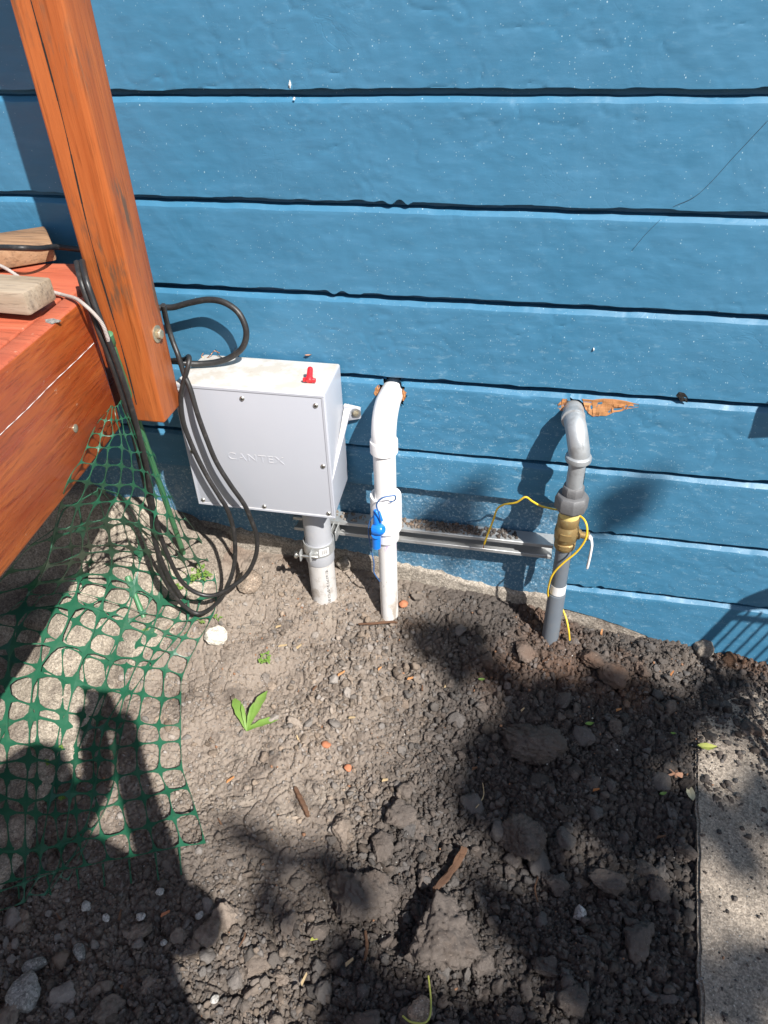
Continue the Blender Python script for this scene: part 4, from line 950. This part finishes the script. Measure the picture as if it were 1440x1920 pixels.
wch = lambda x, y: inv(x, y)*np.where(x > .40+.07*y + .02, .06 + .94*sstep(-.36, -.20, y+.05*vnoise(x*14, y*14, None, 77)), .05+.95*chunky(x, y)**1.3)
wall_ok = lambda x, y: inv(x, y)*np.where(x > .41+.07*y, .04+1.0*sstep(-.37, -.20, y+.05*vnoise(x*14, y*14, None, 77)), .45+.55*chunky(x, y))
scatter('soil_crumbs', 42000, .0016, .0045, 1, (-1.0, .72), (-1.12, -.004), wall_ok, 1, 1.6, .2)
scatter('soil_crumbs', 6500, .0040, .010, 2, (-1.0, .70), (-1.12, -.008), wch, 2, 2.0, .25)
scatter('soil_crumbs', 650, .009, .018, 3, (-.95, .55), (-1.12, -.02), lambda x, y: wch(x, y)*chunky(x, y), 3, 2.0, .3)
scatter('pale_grit', 500, .0012, .0030, 1, (-.95, .48), (-1.1, -.01), lambda x, y: inv(x, y)*.7, 4, 1.8, .2, 6, 'pebble')
scatter('bark_crumbs', 420, .0016, .0045, 1, (-.95, .48), (-1.1, -.01), lambda x, y: inv(x, y)*(.25+.6*sstep(-.5, -.1, y)), 5, 1.8, .2, 6, 'woodbit')
scatter('apron_grit', 3800, .0012, .0050, 1, (-1.25, -.74), (-.95, -.03), lambda x, y: (x < -.87+.2*sstep(-.42, -.02, y)+.03)*(.35+.65*sstep(-1.0, -.85, x)), 6, 1.8, .05, 6)
g = np.random.default_rng(99)
def clod(px, py, rpx, label, mat='clod', name='soil_clod', sub=4, flat=.7, sink=.30, seed=None, asp=(1, 1), rot=None, cat='clod', group=None, amp=.30, crumb=.12):
    p = gp(px, py, 0); dist = float((p-CAM) @ ROT[:, 2]); r = rpx/F*dist
    sd = seed if seed is not None else int(px*7+py)
    rock = mat != 'clod'; V, Fc = lump(sub, sd % 997, amp, 1.4, crumb, flat, rock)
    V = V*np.array([asp[0], asp[1], 1.0])*r
    me = np_mesh(name, V, Fc); o = link(name, me, M[mat], None, rock and sub >= 4)
    o.location = (p[0], p[1], float(soil_z(np.array([p[0]]), np.array([p[1]]), False)[0]) + r*flat*(1-2*sink)*.9); o.rotation_euler = (0, 0, rot if rot is not None else (sd % 63)/10)
    return tag(o, label, cat, group)
clod(682, 1690, 58, 'large cracked dusty soil clod left of the biggest clod', asp=(1, 1.15), sub=5)
clod(832, 1768, 72, 'biggest brown soil clod, below the dark root', asp=(1, 1.1), sub=5)
clod(1005, 1402, 66, 'broad flat dark soil clod in the shade right of centre', flat=.42, sub=5, asp=(1.1, .8))
clod(975, 1580, 46, 'dark overhanging soil clod right of the root', sub=5)
clod(1150, 1268, 30, 'round dark soil clod below the bare footing, right of the grey pipe', sub=4)
clod(1115, 1240, 30, 'flat grey soil clod just right of the grey pipe foot', flat=.5)
clod(985, 1225, 26, 'angular soil clod left of the grey pipe foot', flat=.6)
clod(760, 1487, 20, 'upright knobbly soil clod in the dappled centre of the ground')
clod(752, 1535, 30, 'soil clod with a shaded hollow beside it, above the two largest clods', asp=(1, 1.2))
clod(716, 1592, 26, 'sunlit brown soil clod standing above the cracked clod')
clod(1140, 1660, 30, 'long dark soil clod above the granite chip', asp=(1.5, .8))
clod(1075, 1885, 32, 'knobbly soil clod at the bottom edge, right of the string')
clod(1195, 1760, 34, 'flat tilted soil slab near the pavement edge at the bottom right', flat=.4, asp=(1.4, .9))
clod(1290, 1600, 20, 'soil clod wedged against the pavement edge', asp=(.8, 1.4))
clod(1405, 1375, 26, 'dark soil lump lying on the pavement near the right edge')
clod(1235, 1670, 24, 'soil lump midway between granite chip and pavement edge')
clod(905, 1810, 26, 'sooty soil clod touching the right of the biggest clod')
clod(600, 1745, 22, 'half buried soil clod left of the cracked clod', flat=.5)
clod(395, 1750, 30, 'dark soil clod in the deep shade near the pebbles')
clod(1040, 1660, 24, 'soil clod between the root and the pavement, in half shade')
# more loose clods one could pick out, sharing a few meshes
protos = []
for i in range(8):
    V, Fc = lump(4 if i < 5 else 3, 500+i, .38, 1.5, .20, .72); me = np_mesh('soil_clod', V, Fc); me.materials.append(M['clod'])
    protos.append(me)
placed = 0; tries = 0
while placed < 190 and tries < 8000:
    tries += 1; x, y = g.uniform(-.85, .5), g.uniform(-1.08, -.05)
    if g.random() > float(wch(np.array([x]), np.array([y]))[0])*float(chunky(np.array([x]), np.array([y]))[0]) or x > .41+.07*y: continue
    if abs(x-gx) < .05 and y > -.16 or abs(x-wx) < .06 and y > -.17: continue
    r = .008*(1-g.random()*.93)**(-.55); r = min(r, .026)
    o = bpy.data.objects.new('soil_clod', protos[int(g.integers(0, 8))]); COL.objects.link(o)
    o.location = (x, y, float(soil_z(np.array([x]), np.array([y]), True)[0])+r*.30); o.scale = (r*g.uniform(.8, 1.3), r*g.uniform(.8, 1.3), r*g.uniform(.7, 1)); o.rotation_euler = (g.normal(0, .5), g.normal(0, .5), g.uniform(0, 6.28))
    tag(o, 'loose dark crumbly lump of dug soil among others like it', 'clod', 'loose soil clods'); placed += 1
clod(406, 1197, 22, 'white angular limestone piece lying right of the net', 'limestone', 'stone', 4, .6, .2, 77, (1.05, 1), None, 'stone', amp=.22, crumb=.05)
clod(468, 1098, 27, 'smooth brown rock lying beneath the cable bend', 'brownrock', 'stone', 4, .75, .25, 21, (1, .95), None, 'stone', amp=.16, crumb=.03)
c = gp(1086, 1714, 0); mb = MB()
V = [(-.011, -.008, -.004), (.010, -.010, -.004), (.014, .004, -.003), (-.006, .012, -.003), (-.006, -.006, .010), (.004, -.007, .016), (.010, .004, .012), (-.003, .008, .020), (.001, .002, .023)]
mb.add([c+np.array(v)*1.05 for v in V], [(0, 1, 5, 4), (1, 2, 6, 5), (2, 3, 7, 6), (3, 0, 4, 7), (4, 5, 8), (5, 6, 8), (6, 7, 8), (7, 4, 8), (3, 2, 1, 0)])
tag(mb.build('stone', M['granite'], None, True, .0012, 1, 20), 'pale speckled granite chip standing in the shaded soil', 'stone')
clod(1318, 1222, 19, 'rough concrete lump at the wall foot by the pavement corner', 'footing', 'stone', 4, .95, .15, 41, (1, 1), None, 'stone', amp=.28)
clod(645, 1066, 14, 'small pale stone in the shadow right of the grey conduit', 'footing', 'stone', 3, 1.1, .05, 44, (.8, 1), None, 'stone')
clod(45, 1865, 34, 'largest grey rock in the bottom left shade', 'greyrock', 'stone', 4, .7, .25, 51, (1.1, .9), None, 'stone')
clod(68, 1812, 17, 'narrow grey rock just above the largest grey rock', 'greyrock', 'stone', 3, .8, .25, 53, (.8, 1.3), None, 'stone')
clod(150, 1787, 15, 'small grey stone right of the two grey rocks', 'greyrock', 'stone', 3, .7, .25, 55, (1.2, .8), None, 'stone')
clod(788, 1897, 20, 'tan stone wrapped by green string at the bottom edge', 'brownrock', 'stone', 4, .8, .25, 57, (1, 1.2), None, 'stone')
for px, py, r, lab in ((163, 1702, 9, 'white oval pebble below the net corner'), (265, 1720, 8, 'round white pebble right of the oval one'), (375, 1717, 7, 'small white pebble farthest right in the dark shade'), (300, 1673, 7, 'pointed white pebble just below the net edge'), (308, 1768, 6, 'tiny white pebble alone below the row of pebbles'), (403, 1875, 7, 'bluish white pebble near the bottom edge'), (200, 1722, 7, 'grey white pebble under the net edge on the left'), (1310, 1842, 5, 'tiny pale pebble lying on the pavement edge')):
    clod(px, py, r, lab, 'pebble', 'pebble', 3, .7, .1, int(px), (1, 1.25), None, 'pebble', amp=.2, crumb=.03)
clod(756, 1135, 9, 'orange brick chip beside the white pipe foot', 'brick', 'brick_chip', 3, .7, .15, 61, (1, 1), None, 'brick chip', amp=.25, crumb=.03)
clod(652, 1442, 8, 'dull red brick chip in the middle of the ground', 'brick', 'brick_chip', 3, .6, .15, 62, (1, 1), None, 'brick chip')
clod(612, 1397, 8, 'pinkish brick chip left of the middle brick chip', 'brick', 'brick_chip', 3, .6, .15, 63, (1.2, 1), None, 'brick chip')

# ------------------------------------------------------------------ sticks, chips, leaves
def stick(pp, r, label, mat='bark', cat='stick', name='stick', offs=.006):
    P = smooth_path([gp(x, y, offs) for x, y in pp], 5); n = len(P)
    rr = [r*(.75+.35*math.sin(math.pi*(i+.5)/n))*(1+.12*((i*5) % 3-1)) for i in range(n)]
    mb = MB(); mb.tube(P, rr, 7); return tag(mb.build(name, M[mat], None), label, cat)
stick([(553, 1476), (563, 1497), (572, 1515), (578, 1531)], .0052, 'straight reddish brown stick on the sunlit soil')
rt = MB()
base = [(868, 1590), (862, 1612), (850, 1630), (832, 1650), (815, 1668)]
for k in range(7):
    P = smooth_path([gp(x+rng.normal(0, 3), y+rng.normal(0, 2), .014+.004*rng.random()) for x, y in base], 6); rt.tube(P, [.0042-.0016*abs(i/len(P)-.4) for i in range(len(P))], 6)
tag(rt.build('root', M['bark'], None), 'frayed dark brown root piece between the big clods', 'root')
stick([(672, 1170), (700, 1169), (735, 1166), (745, 1168)], .0030, 'thin dark wood sliver lying at the white pipe foot', 'bark')
stick([(905, 1468), (907, 1490), (900, 1505), (892, 1515)], .0010, 'pale dry root hair curling on the dark soil', 'straw')
stick([(1010, 1640), (1003, 1665), (1008, 1690)], .0016, 'thin brown twig among the dark clods', 'bark')
stick([(460, 1748), (457, 1760), (448, 1776)], .0016, 'thin reddish twig at the shade boundary', 'bark')
stick([(685, 1745), (688, 1775), (684, 1800)], .0030, 'rough bark strip below the cracked clod', 'bark')
chips = [(712, 1253, .9, 'splinter'), (771, 1271, .3, 'splinter'), (792, 1290, 1.7, 'bark'), (722, 1462, .2, 'straw'), (432, 1461, .8, 'splinter'), (412, 1540, 2.4, 'bark'), (522, 1174, .4, 'straw'), (530, 1210, .2, 'straw'), (560, 1212, .9, 'straw'), (660, 1345, .1, 'straw'), (558, 1383, 2.2, 'straw'), (1128, 1185, 1.4, 'splinter'), (1022, 1238, .5, 'bark'), (1065, 1590, 1.5, 'bark'), (1240, 1568, .3, 'bark'), (110, 1718, 2.6, 'bark'), (25, 1705, 1.4, 'bark'), (225, 1715, 1.8, 'bark'), (310, 1712, .6, 'brick'), (1118, 1480, .3, 'splinter'), (980, 1330, .9, 'straw'), (840, 1285, .4, 'straw'), (590, 1290, 1.1, 'bark'), (890, 1440, .4, 'bark'), (640, 1262, .7, 'splinter'), (1260, 1262, 1.0, 'splinter'), (1160, 1330, .4, 'splinter'), (570, 1835, 1.3, 'straw'), (655, 1803, .8, 'straw'), (590, 1760, .2, 'yellowleaf')]
for i, (px, py, a, mt) in enumerate(chips):
    c = gp(px, py, .006); L = .006+.005*((i*37) % 10)/10; w = .0022+.0012*((i*13) % 5)/5; t = .0012
    mb = MB(); ca, sa_ = math.cos(a), math.sin(a)
    V = [(-L, -w, -t), (L*.8, -w*.6, -t), (L, w*.5, -t), (-L*.7, w, -t), (-L, -w*.7, t), (L*.8, -w*.5, t*1.3), (L*.9, w*.5, t), (-L*.7, w*.8, t*.8)]
    mb.add([(c[0]+x*ca-y*sa_, c[1]+x*sa_+y*ca, c[2]+z+x*.15) for x, y, z in V], [(3, 2, 1, 0), (4, 5, 6, 7), (0, 1, 5, 4), (1, 2, 6, 5), (2, 3, 7, 6), (3, 0, 4, 7)])
    tag(mb.build('wood_chip', M[mt], None, False), 'small splintered wood chip lying loose on the soil', 'wood chip', 'wood chips on the soil')
# leaf litter
def oak(px, py, s, label):
    c = gp(px, py, .010); mb = MB(); n = 22; vs = [c+np.array([0, 0, .003])]
    for k in range(n):
        a = 2*math.pi*k/n; r = s*(1.0 if k % 4 in (0, 1) else .42); vs.append(c+np.array([r*math.cos(a)*1.15, r*math.sin(a)*.85, .003*math.sin(a*3)+.003]))
    m = len(vs); vs += [v-np.array([0, 0, .0007]) for v in vs]
    fs = [(0, 1+k, 1+(k+1) % n) for k in range(n)]; fs += [(m, m+1+(k+1) % n, m+1+k) for k in range(n)] + [(1+k, m+1+k, m+1+(k+1) % n, 1+(k+1) % n) for k in range(n)]
    mb.add(vs, fs); tag(mb.build('dry_leaf', M['dryleaf'], None), label, 'leaf')
oak(1266, 1452, .013, 'small reddish lobed oak leaf on dark soil near the pavement')
leaf_bit(1294, 1488, .019, M['paleleaf'], 'dry_leaf', 'pale beige narrow leaf lying at the pavement edge', 'leaf', None, 1.7)
leaf_bit(1325, 1402, .020, M['yellowleaf'], 'dry_leaf', 'long yellow green blade lying across the pavement corner', 'leaf', gp(1325, 1402, .016), .1)
leaf_bit(1243, 1489, .008, M['weed'], 'green_leaf', 'small green leaf in the dark soil left of the beige leaf', 'leaf', None, .4)
leaf_bit(1262, 1376, .006, M['weed'], 'green_leaf', 'bright green leaf scrap above the sunlit soil patch', 'leaf', None, .1)
leaf_bit(1105, 1358, .010, M['weed'], 'green_leaf', 'dark green grass scrap lying on the shaded soil', 'leaf', None, .3)
leaf_bit(903, 1275, .008, M['weed'], 'green_leaf', 'tiny green sprig on brown soil below the footing', 'leaf', None, .2)
cord('green_string', [gp(803, 1830, .012), gp(806, 1855, .014), gp(808, 1880, .012), gp(806, 1905, .012), gp(795, 1918, .014), gp(770, 1916, .012), gp(755, 1905, .010)], .0016, M['yellowleaf'], 'frayed green string looped round the tan stone at the bottom edge', 'string')
# ------------------------------------------------------------------ weeds
def blade(mb, base, d, L, w, lift=.5, droop=.4, n=7):
    d = unit((d[0], d[1], 0)); sd = np.array([-d[1], d[0], 0]); vs = []
    for i in range(n+1):
        t = i/n; wd = w*(math.sin(math.pi*min(1, t*.96+.06))**.8)*(.45+.75*t)*(1+.10*((i % 2)*2-1)); c = np.array(base) + d*L*t + np.array([0, 0, L*(lift*t - droop*t*t)])
        vs += [c-sd*wd+np.array([0, 0, wd*.35]), c, c+sd*wd+np.array([0, 0, wd*.35])]
    m = len(vs); vs += [v-np.array([0, 0, .0006]) for v in vs]
    fs = [(i*3+j, i*3+j+1, i*3+j+4, i*3+j+3) for i in range(n) for j in (0, 1)]; fs += [tuple(m+k for k in reversed(f)) for f in fs]
    mb.add(vs, fs)
def weed(px, py, leaves, label, cat='weed', stem=.006):
    b = gp(px, py, .001); t = thing('weed', label, cat, tuple(b))
    for (tx, ty, w, lift) in leaves:
        q = gp(tx, ty, .012); v = q-b; mb = MB(); L = math.hypot(v[0], v[1]); blade(mb, b+np.array([0, 0, .003]), v, L, w, lift); mb.build('leaf', M['weed'], t)
    return t
weed(463, 1372, [(436, 1302, .0125, .55), (503, 1300, .0125, .6), (523, 1340, .0110, .35), (455, 1325, .005, .9), (478, 1325, .0055, .9), (481, 1352, .004, .5), (458, 1350, .003, 1.0)], 'broad leaved green weed seedling on the sunlit soil, the largest weed')
def clover(px, py, n, spread, label, s=.006, grp=None):
    b = gp(px, py, .001); t = thing('weed', label, 'weed', tuple(b), grp); r_ = np.random.default_rng(int(px*3+py))
    mb = MB(); st_ = MB()
    for k in range(n):
        a = r_.uniform(0, 6.28); rr = spread*math.sqrt(r_.random()); c = b+np.array([rr*math.cos(a), rr*math.sin(a)*.8, .006+.014*r_.random()])
        st_.tube([b, (b+c)/2+np.array([0, 0, .003]), c], .0006, 5)
        for j in range(3): blade(mb, c, (math.cos(a+j*2.1), math.sin(a+j*2.1)), s*r_.uniform(.7, 1.2), s*.42, .4, .4, 4)
    mb.build('leaf_cluster', M['weed'], t); st_.build('stem', M['weed'], t); return t
clover(500, 1240, 9, .020, 'small feathery green weed above the broad leaved weed', .007)
clover(372, 1078, 26, .036, 'bright green clover patch growing under the net by the cables', .0075)
clover(345, 1105, 10, .025, 'green clover tuft beneath the lower cable bend', .007)
clover(280, 1192, 8, .018, 'small clover under the net in the sun', .006)
clover(118, 1408, 4, .012, 'tiny clover in the head shadow under the net', .006)
clover(95, 1440, 4, .012, 'tiny shaded clover left under the net', .006)
clover(116, 1500, 4, .010, 'lowest tiny clover under the net', .006)
clover(378, 1170, 4, .010, 'tiny clover sprout above the white limestone', .005)
clover(410, 1165, 3, .008, 'tiny green sprout between cable bend and limestone', .005)

# soil lying on the channel
g2 = np.random.default_rng(5); vs, fs, off = [], [], 0
for k in range(420):
    x = g2.normal(-.16, .07) if k % 3 else g2.uniform(-.50, .0)
    if x < -.53 or x > .07: continue
    V, Fc = ICO[1]; r = g2.uniform(.0015, .0042); V = V*(1+.3*g2.random((len(V), 1)))*r + np.array([x, g2.uniform(-.018, .014), sz1+r*.4]); vs.append(V); fs.append(Fc+off); off += len(V)
me = np_mesh('soil_on_channel', np.concatenate(vs), np.concatenate(fs)); tag(link('soil_on_channel', me, M['clod']), kind='stuff')

# ------------------------------------------------------------------ outside the frame: things whose shadows fall into it
# tree whose foliage dapples the ground
tree = thing('shade_tree', 'leafy tree standing behind the photographer, shading the dug soil', 'tree', (4.6, -5.2, 0))
tr = MB(); tr.tube(smooth_path([(4.6, -5.2, -.1), (4.55, -5.15, 1.2), (4.45, -5.05, 2.4), (4.35, -4.9, 4.0), (4.2, -4.7, 5.6)], 6), [.19-.005*i for i in range(25)], 14); tr.build('trunk', M['tree_bark'], tree)
TL = np.random.default_rng(21); leaf_c = []
def along(p, L): return np.array(p) - SUN/np.linalg.norm(SUN)*L
def shade_poly(poly, n, L0=5.2, L1=7.4, s=.05, wallp=False):
    poly = np.array(poly, float); lo, hi = poly.min(0), poly.max(0); k = 0
    while k < n:
        q = TL.uniform(lo, hi); ins = False; j = len(poly)-1
        for i in range(len(poly)):
            if (poly[i, 1] > q[1]) != (poly[j, 1] > q[1]) and q[0] < (poly[j, 0]-poly[i, 0])*(q[1]-poly[i, 1])/(poly[j, 1]-poly[i, 1])+poly[i, 0]: ins = not ins
            j = i
        if not ins: continue
        p = pt(q[0], q[1], -.01) if wallp else ph(q[0], q[1], .01)
        leaf_c.append((along(p, TL.uniform(L0, L1)), s*TL.uniform(.7, 1.25))); k += 1
SHADES = [
 ([(920,1290),(1010,1270),(1120,1275),(1240,1290),(1290,1330),(1290,1400),(1200,1400),(1150,1440),(1230,1480),(1290,1490),(1290,1590),(1180,1600),(1080,1560),(1000,1600),(900,1560),(850,1500),(880,1430),(900,1360)], 150),
 ([(700,1180),(800,1185),(960,1230),(980,1270),(860,1285),(760,1240)], 8),
 
 ([(900,1660),(1040,1650),(1290,1690),(1300,1800),(1180,1830),(1000,1780),(930,1720)], 46),
 ([(440,1570),(580,1560),(680,1640),(640,1740),(460,1720)], 7),
 ([(1060,1850),(1300,1830),(1310,1920),(1100,1930)], 22),
 ([(640,1780),(760,1850),(1000,1900),(1000,1960),(600,1960)], 24),
 ([(1320,1500),(1450,1470),(1470,1600),(1330,1600)], 13),
 ([(1330,1790),(1470,1790),(1470,1930),(1330,1930)], 8),
 ([(1310,1280),(1400,1290),(1380,1360),(1310,1350)], 7),
]
for poly, n in SHADES: shade_poly(poly, n)
shade_poly([(820, 950), (880, 940), (900, 1010), (850, 1040), (820, 1010)], 7, wallp=True)
shade_poly([(1110, 925), (1190, 930), (1180, 985), (1120, 1000)], 6, wallp=True)
lv, lf = [], []
for c, s in leaf_c:
    n = unit(-SUN + TL.normal(0, .8, 3)); a = unit(np.cross(n, TL.normal(0, 1, 3))); b = np.cross(n, a); k0 = len(lv)
    for t, w in ((-1, .0), (-.4, .5), (.3, .55), (1, .0)):
        if w == 0: lv.append(c+a*s*t*1.3)
        else: lv += [c+a*s*t*1.3-b*s*w*1.3, c+a*s*t*1.3+b*s*w*1.3+n*.004]
    lf += [(k0, k0+1, k0+2), (k0+1, k0+3, k0+4, k0+2), (k0+3, k0+5, k0+4)]
# rest of the crown behind and above, for a tree that is whole
for k in range(1500):
    d = unit(TL.normal(0, 1, 3)); r = TL.random()**.4; c = np.array([7.2, -7.4, 7.2]) + d*r*np.array([1.9, 1.6, 1.5]); s = .07; n = unit(TL.normal(0, 1, 3)); a = unit(np.cross(n, TL.normal(0, 1, 3))); b = np.cross(n, a); k0 = len(lv)
    lv += [c-a*s*1.3, c-b*s*.6, c+b*s*.6, c+a*s*1.3]; lf += [(k0, k0+1, k0+3, k0+2)]
mb = MB(); mb.add(lv, lf); cr_ = mb.build('crown', M['tree_leaf'], tree, False)
br = MB(); cc = np.array([c for c, s in leaf_c]); top = np.array([4.3, -4.85, 4.6])
for k in range(6):
    e = cc[TL.integers(0, len(cc))]; br.tube(smooth_path([top+TL.normal(0, .05, 3), (top+e)/2+np.array([.15, -.15, .35]), e+np.array([.05, -.05, .02])], 5), [.026-.0024*i for i in range(11)], 8)
for k in range(7):
    e = np.array([7.2, -7.4, 7.2]) + TL.normal(0, .8, 3); br.tube([top, (top+e)/2+np.array([0, 0, .2]), e], [.06, .04, .015], 8)
br.build('limb', M['tree_bark'], tree)

# the person taking the picture
M['shirt'] = mat_plain('cotton_shirt', (.10, .11, .14), .9); M['jeans'] = mat_plain('denim', (.07, .09, .15), .9); M['skin'] = mat_plain('skin', (.50, .31, .23), .55); M['hair'] = mat_plain('dark_hair', (.03, .022, .018), .7); M['shoe'] = mat_plain('shoe', (.15, .15, .15), .7)
pb_ = np.array([.12, -1.74, 0.0])
per = thing('person', 'person in dark clothes standing back holding a phone out in both hands', 'person', tuple(pb_))
J = {'pel': (0, 0, .92, .19, .12), 'wai': (0, .0, 1.08, .19, .11), 'che': (0, .01, 1.27, .20, .115), 'nek': (0, .01, 1.42, .055, .055), 'hd1': (-.01, .03, 1.50, .075, .085), 'hd2': (-.015, .04, 1.60, .075, .09), 'hd3': (-.015, .035, 1.66, .05, .06)}
order = ['pel', 'wai', 'che', 'nek', 'hd1', 'hd2', 'hd3']; jv = [J[k] for k in order]; je = [(i, i+1) for i in range(6)]
def chain(start, pts):
    p = start
    for q in pts: jv.append(q); je.append((p, len(jv)-1)); p = len(jv)-1
chain(2, [(.21, .0, 1.37, .066, .066), (.17, .12, 1.20, .052, .052), (.015, .235, 1.03, .042, .042), (-.080, .355, 1.19, .037, .037), (-.080, .378, 1.28, .046, .030), (-.075, .384, 1.35, .036, .024)])
chain(2, [(-.21, .0, 1.37, .066, .066), (-.26, .12, 1.20, .052, .052), (-.270, .235, 1.03, .042, .042), (-.160, .355, 1.19, .037, .037), (-.160, .378, 1.28, .046, .030), (-.165, .384, 1.35, .036, .024)])
for sx in (1, -1): chain(0, [(sx*.10, .0, .84, .10, .10), (sx*.12, .02, .48, .062, .066), (sx*.13, -.02, .10, .042, .046), (sx*.14, .10, .035, .04, .035)])
me = bpy.data.meshes.new('body'); me.from_pydata([q[:3] for q in jv], je, []); body = link('body', me, None, per)
for m in ('shirt', 'jeans', 'skin'): me.materials.append(M[m])
md = body.modifiers.new('Skin', 'SKIN'); sv = me.skin_vertices[0].data
for i, q in enumerate(jv): sv[i].radius = (q[3], q[4])
sv[0].use_root = True
body.modifiers.new('Subdivision', 'SUBSURF').levels = 2; body.modifiers['Subdivision'].render_levels = 2
bpy.context.view_layer.update()
me2 = bpy.data.meshes.new_from_object(body.evaluated_get(bpy.context.evaluated_depsgraph_get())); body.modifiers.clear(); body.data = me2; me2.name = 'body'
for p in me2.polygons:
    z = p.center.z; y = p.center.y; p.material_index = 1 if z < .97 else (2 if (z > 1.43 or y > .31) else 0)
me2.shade_smooth()
mb = MB(); V, Fc = ICO[3]; V = V*np.array([.085, .105, .10]) + np.array([-.015, .015, 1.605]); keepf = [f for f in Fc if not (V[f].mean(0)[1] > .075 and V[f].mean(0)[2] < 1.64)]
mb.add(V, [tuple(f) for f in keepf]); h_ = mb.build('hair', M['hair'], None); h_.parent = per
mb = MB(); mb.lathe((-.015, .122, 1.585), (0, 1, -.3), [(.014, -.02), (.012, 0), (.009, .016), (.002, .02)], 8)
for sx in (-1, 1): mb.lathe((-.015+sx*.088, .02, 1.585), (sx, 0, 0), [(.02, -.008), (.024, .0), (.02, .008), (.004, .01)], 10)
f_ = mb.build('face_feature', M['skin'], None); f_.parent = per
for sx, X in ((1, -.070), (-1, -.170)):
    mb = MB()
    for k in range(4):
        z = 1.36-.017*k; mb.tube(smooth_path([(X+sx*.008, .375, z), (X+sx*.012, .390, z+.004), (X+sx*.004, .400, z+.004), (X-sx*.012, .402, z+.002)], 3), [.0085]*4+[.008]*3+[.007]*3, 7)
    mb.tube(smooth_path([(X+sx*.004, .374, 1.302), (X+sx*.000, .379, 1.325), (X-sx*.012, .384, 1.340)], 3), [.010]*3+[.009]*2+[.008]*2, 7)
    q = mb.build('fingers', M['skin'], None); q.parent = per
for sx in (-1, 1):
    mb = MB(); mb.box((sx*.14-.045, -.07, 0), (sx*.14+.045, .19, .075)); q = mb.build('shoe', M['shoe'], None, True, .025, 3); q.parent = per
phn = thing('mobile_phone', 'dark phone held upright in the photographer\'s two hands', 'phone', (.0, -1.345, 1.36))
mb = MB(); mb.box((-.037, -1.349, 1.30), (.037, -1.341, 1.446)); mb.build('phone_body', M['black_ink'], phn, True, .003, 2)
mb = MB(); mb.box((-.034, -1.3496, 1.304), (.034, -1.3488, 1.442)); mb.build('screen', M['dark'], phn, False)

# wire patio chair just right of the frame: its rods stripe the low wall and pavement
M['black_metal'] = mat_plain('black_metal', (.02, .02, .022), .45, .3)
ch = thing('wire_chair', 'black wire patio chair standing by the wall to the right', 'chair', (1.05, -.6, 0))
def dsh(x, z, d): return np.array([x-SUN[0]*d, -d, z-SUN[2]*d])      # point d in front of the wall whose shadow is at x, z on it
tops = [dsh(.508, .160, .36), dsh(.520, .178, .36), dsh(.550, .200, .36), dsh(.62, .222, .36), dsh(.72, .235, .36), dsh(.84, .225, .36), dsh(.93, .17, .36)]
tq = smooth_path(tops, 5); mb = MB(); mb.tube(tq, [.010+.012*math.sin(math.pi*i/(len(tq)-1))**.5 for i in range(len(tq))], 8)
lowp = dsh(.455, .0, .62)
dirn = (0, -.62, -.78)
foot = [tops[0]+np.array([0, -.30, -.40])+np.array([-.0, 0, 0]), tops[-1]+np.array([0, -.30, -.40])]
mb.tube([tops[0], foot[0]], .0085, 8); mb.tube([tops[0]+np.array([-.012, 0, -.01]), foot[0]+np.array([-.03, 0, 0])], .006, 8); mb.tube([tops[-1], foot[1]], .0085, 8)
mb.tube([tops[0]+np.array([0, -.01, -.012]), tops[-1]+np.array([0, -.01, -.012])], .006, 8); mb.build('back_frame', M['black_metal'], ch)
for k in range(1, 16):
    q = tops[0]+(tops[-1]-tops[0])*k/16; mb = MB(); mb.tube([q+np.array([0, 0, .0]), q+np.array([0, -.30, -.40])], .0036, 6); mb.build('back_rod', M['black_metal'], ch)
mb = MB(); a_, b_ = foot; mb.tube([a_, a_+np.array([0, -.42, .03])], .008, 8); mb.tube([b_, b_+np.array([0, -.42, .03])], .008, 8); mb.tube([a_, b_], .006, 8); mb.tube([a_+np.array([0, -.42, .03]), b_+np.array([0, -.42, .03])], .008, 8)
for k in range(1, 12): mb.tube([a_+(b_-a_)*k/12, a_+(b_-a_)*k/12+np.array([0, -.42, .03])], .0036, 6)
mb.build('seat_frame', M['black_metal'], ch)
for q in (a_, b_, a_+np.array([0, -.42, .03]), b_+np.array([0, -.42, .03])):
    mb = MB(); mb.tube([q, np.array([q[0], q[1], .0])], .009, 8); mb.build('leg', M['black_metal'], ch)
# unseen bracket added on the wall to throw the small shadow at the right
hh = thing('shadow_bracket', 'unseen black bracket added on the blue wall to the right to throw a small shadow', 'shadow caster', (.66, 0, .84))
mb = MB(); mb.box((.60, -.006, .76), (.80, .001, .96)); mb.build('back_plate', M['black_metal'], hh, True, .002, 2)
a_ = dsh(.415, .668, .13); mb = MB(); n_ = 12; vs = []
for k in range(n_+1):
    x = a_[0] + .24*k/n_; bul = .012*math.sin(math.pi*k/n_)
    for y, z in ((-.002, .80), (-.13, .80-.055), (-.132, .80), (-.13, .80+.006), (-.002, .80+.012)): vs.append((x, y, a_[2]-.80+z-.005+bul))
mb.add(vs, [(i*5+j, i*5+(j+1) % 5, (i+1)*5+(j+1) % 5, (i+1)*5+j) for i in range(n_) for j in range(5)] + [(4, 3, 2, 1, 0), tuple(n_*5+k for k in range(5))]); mb.build('shadow_tray', M['black_metal'], hh)
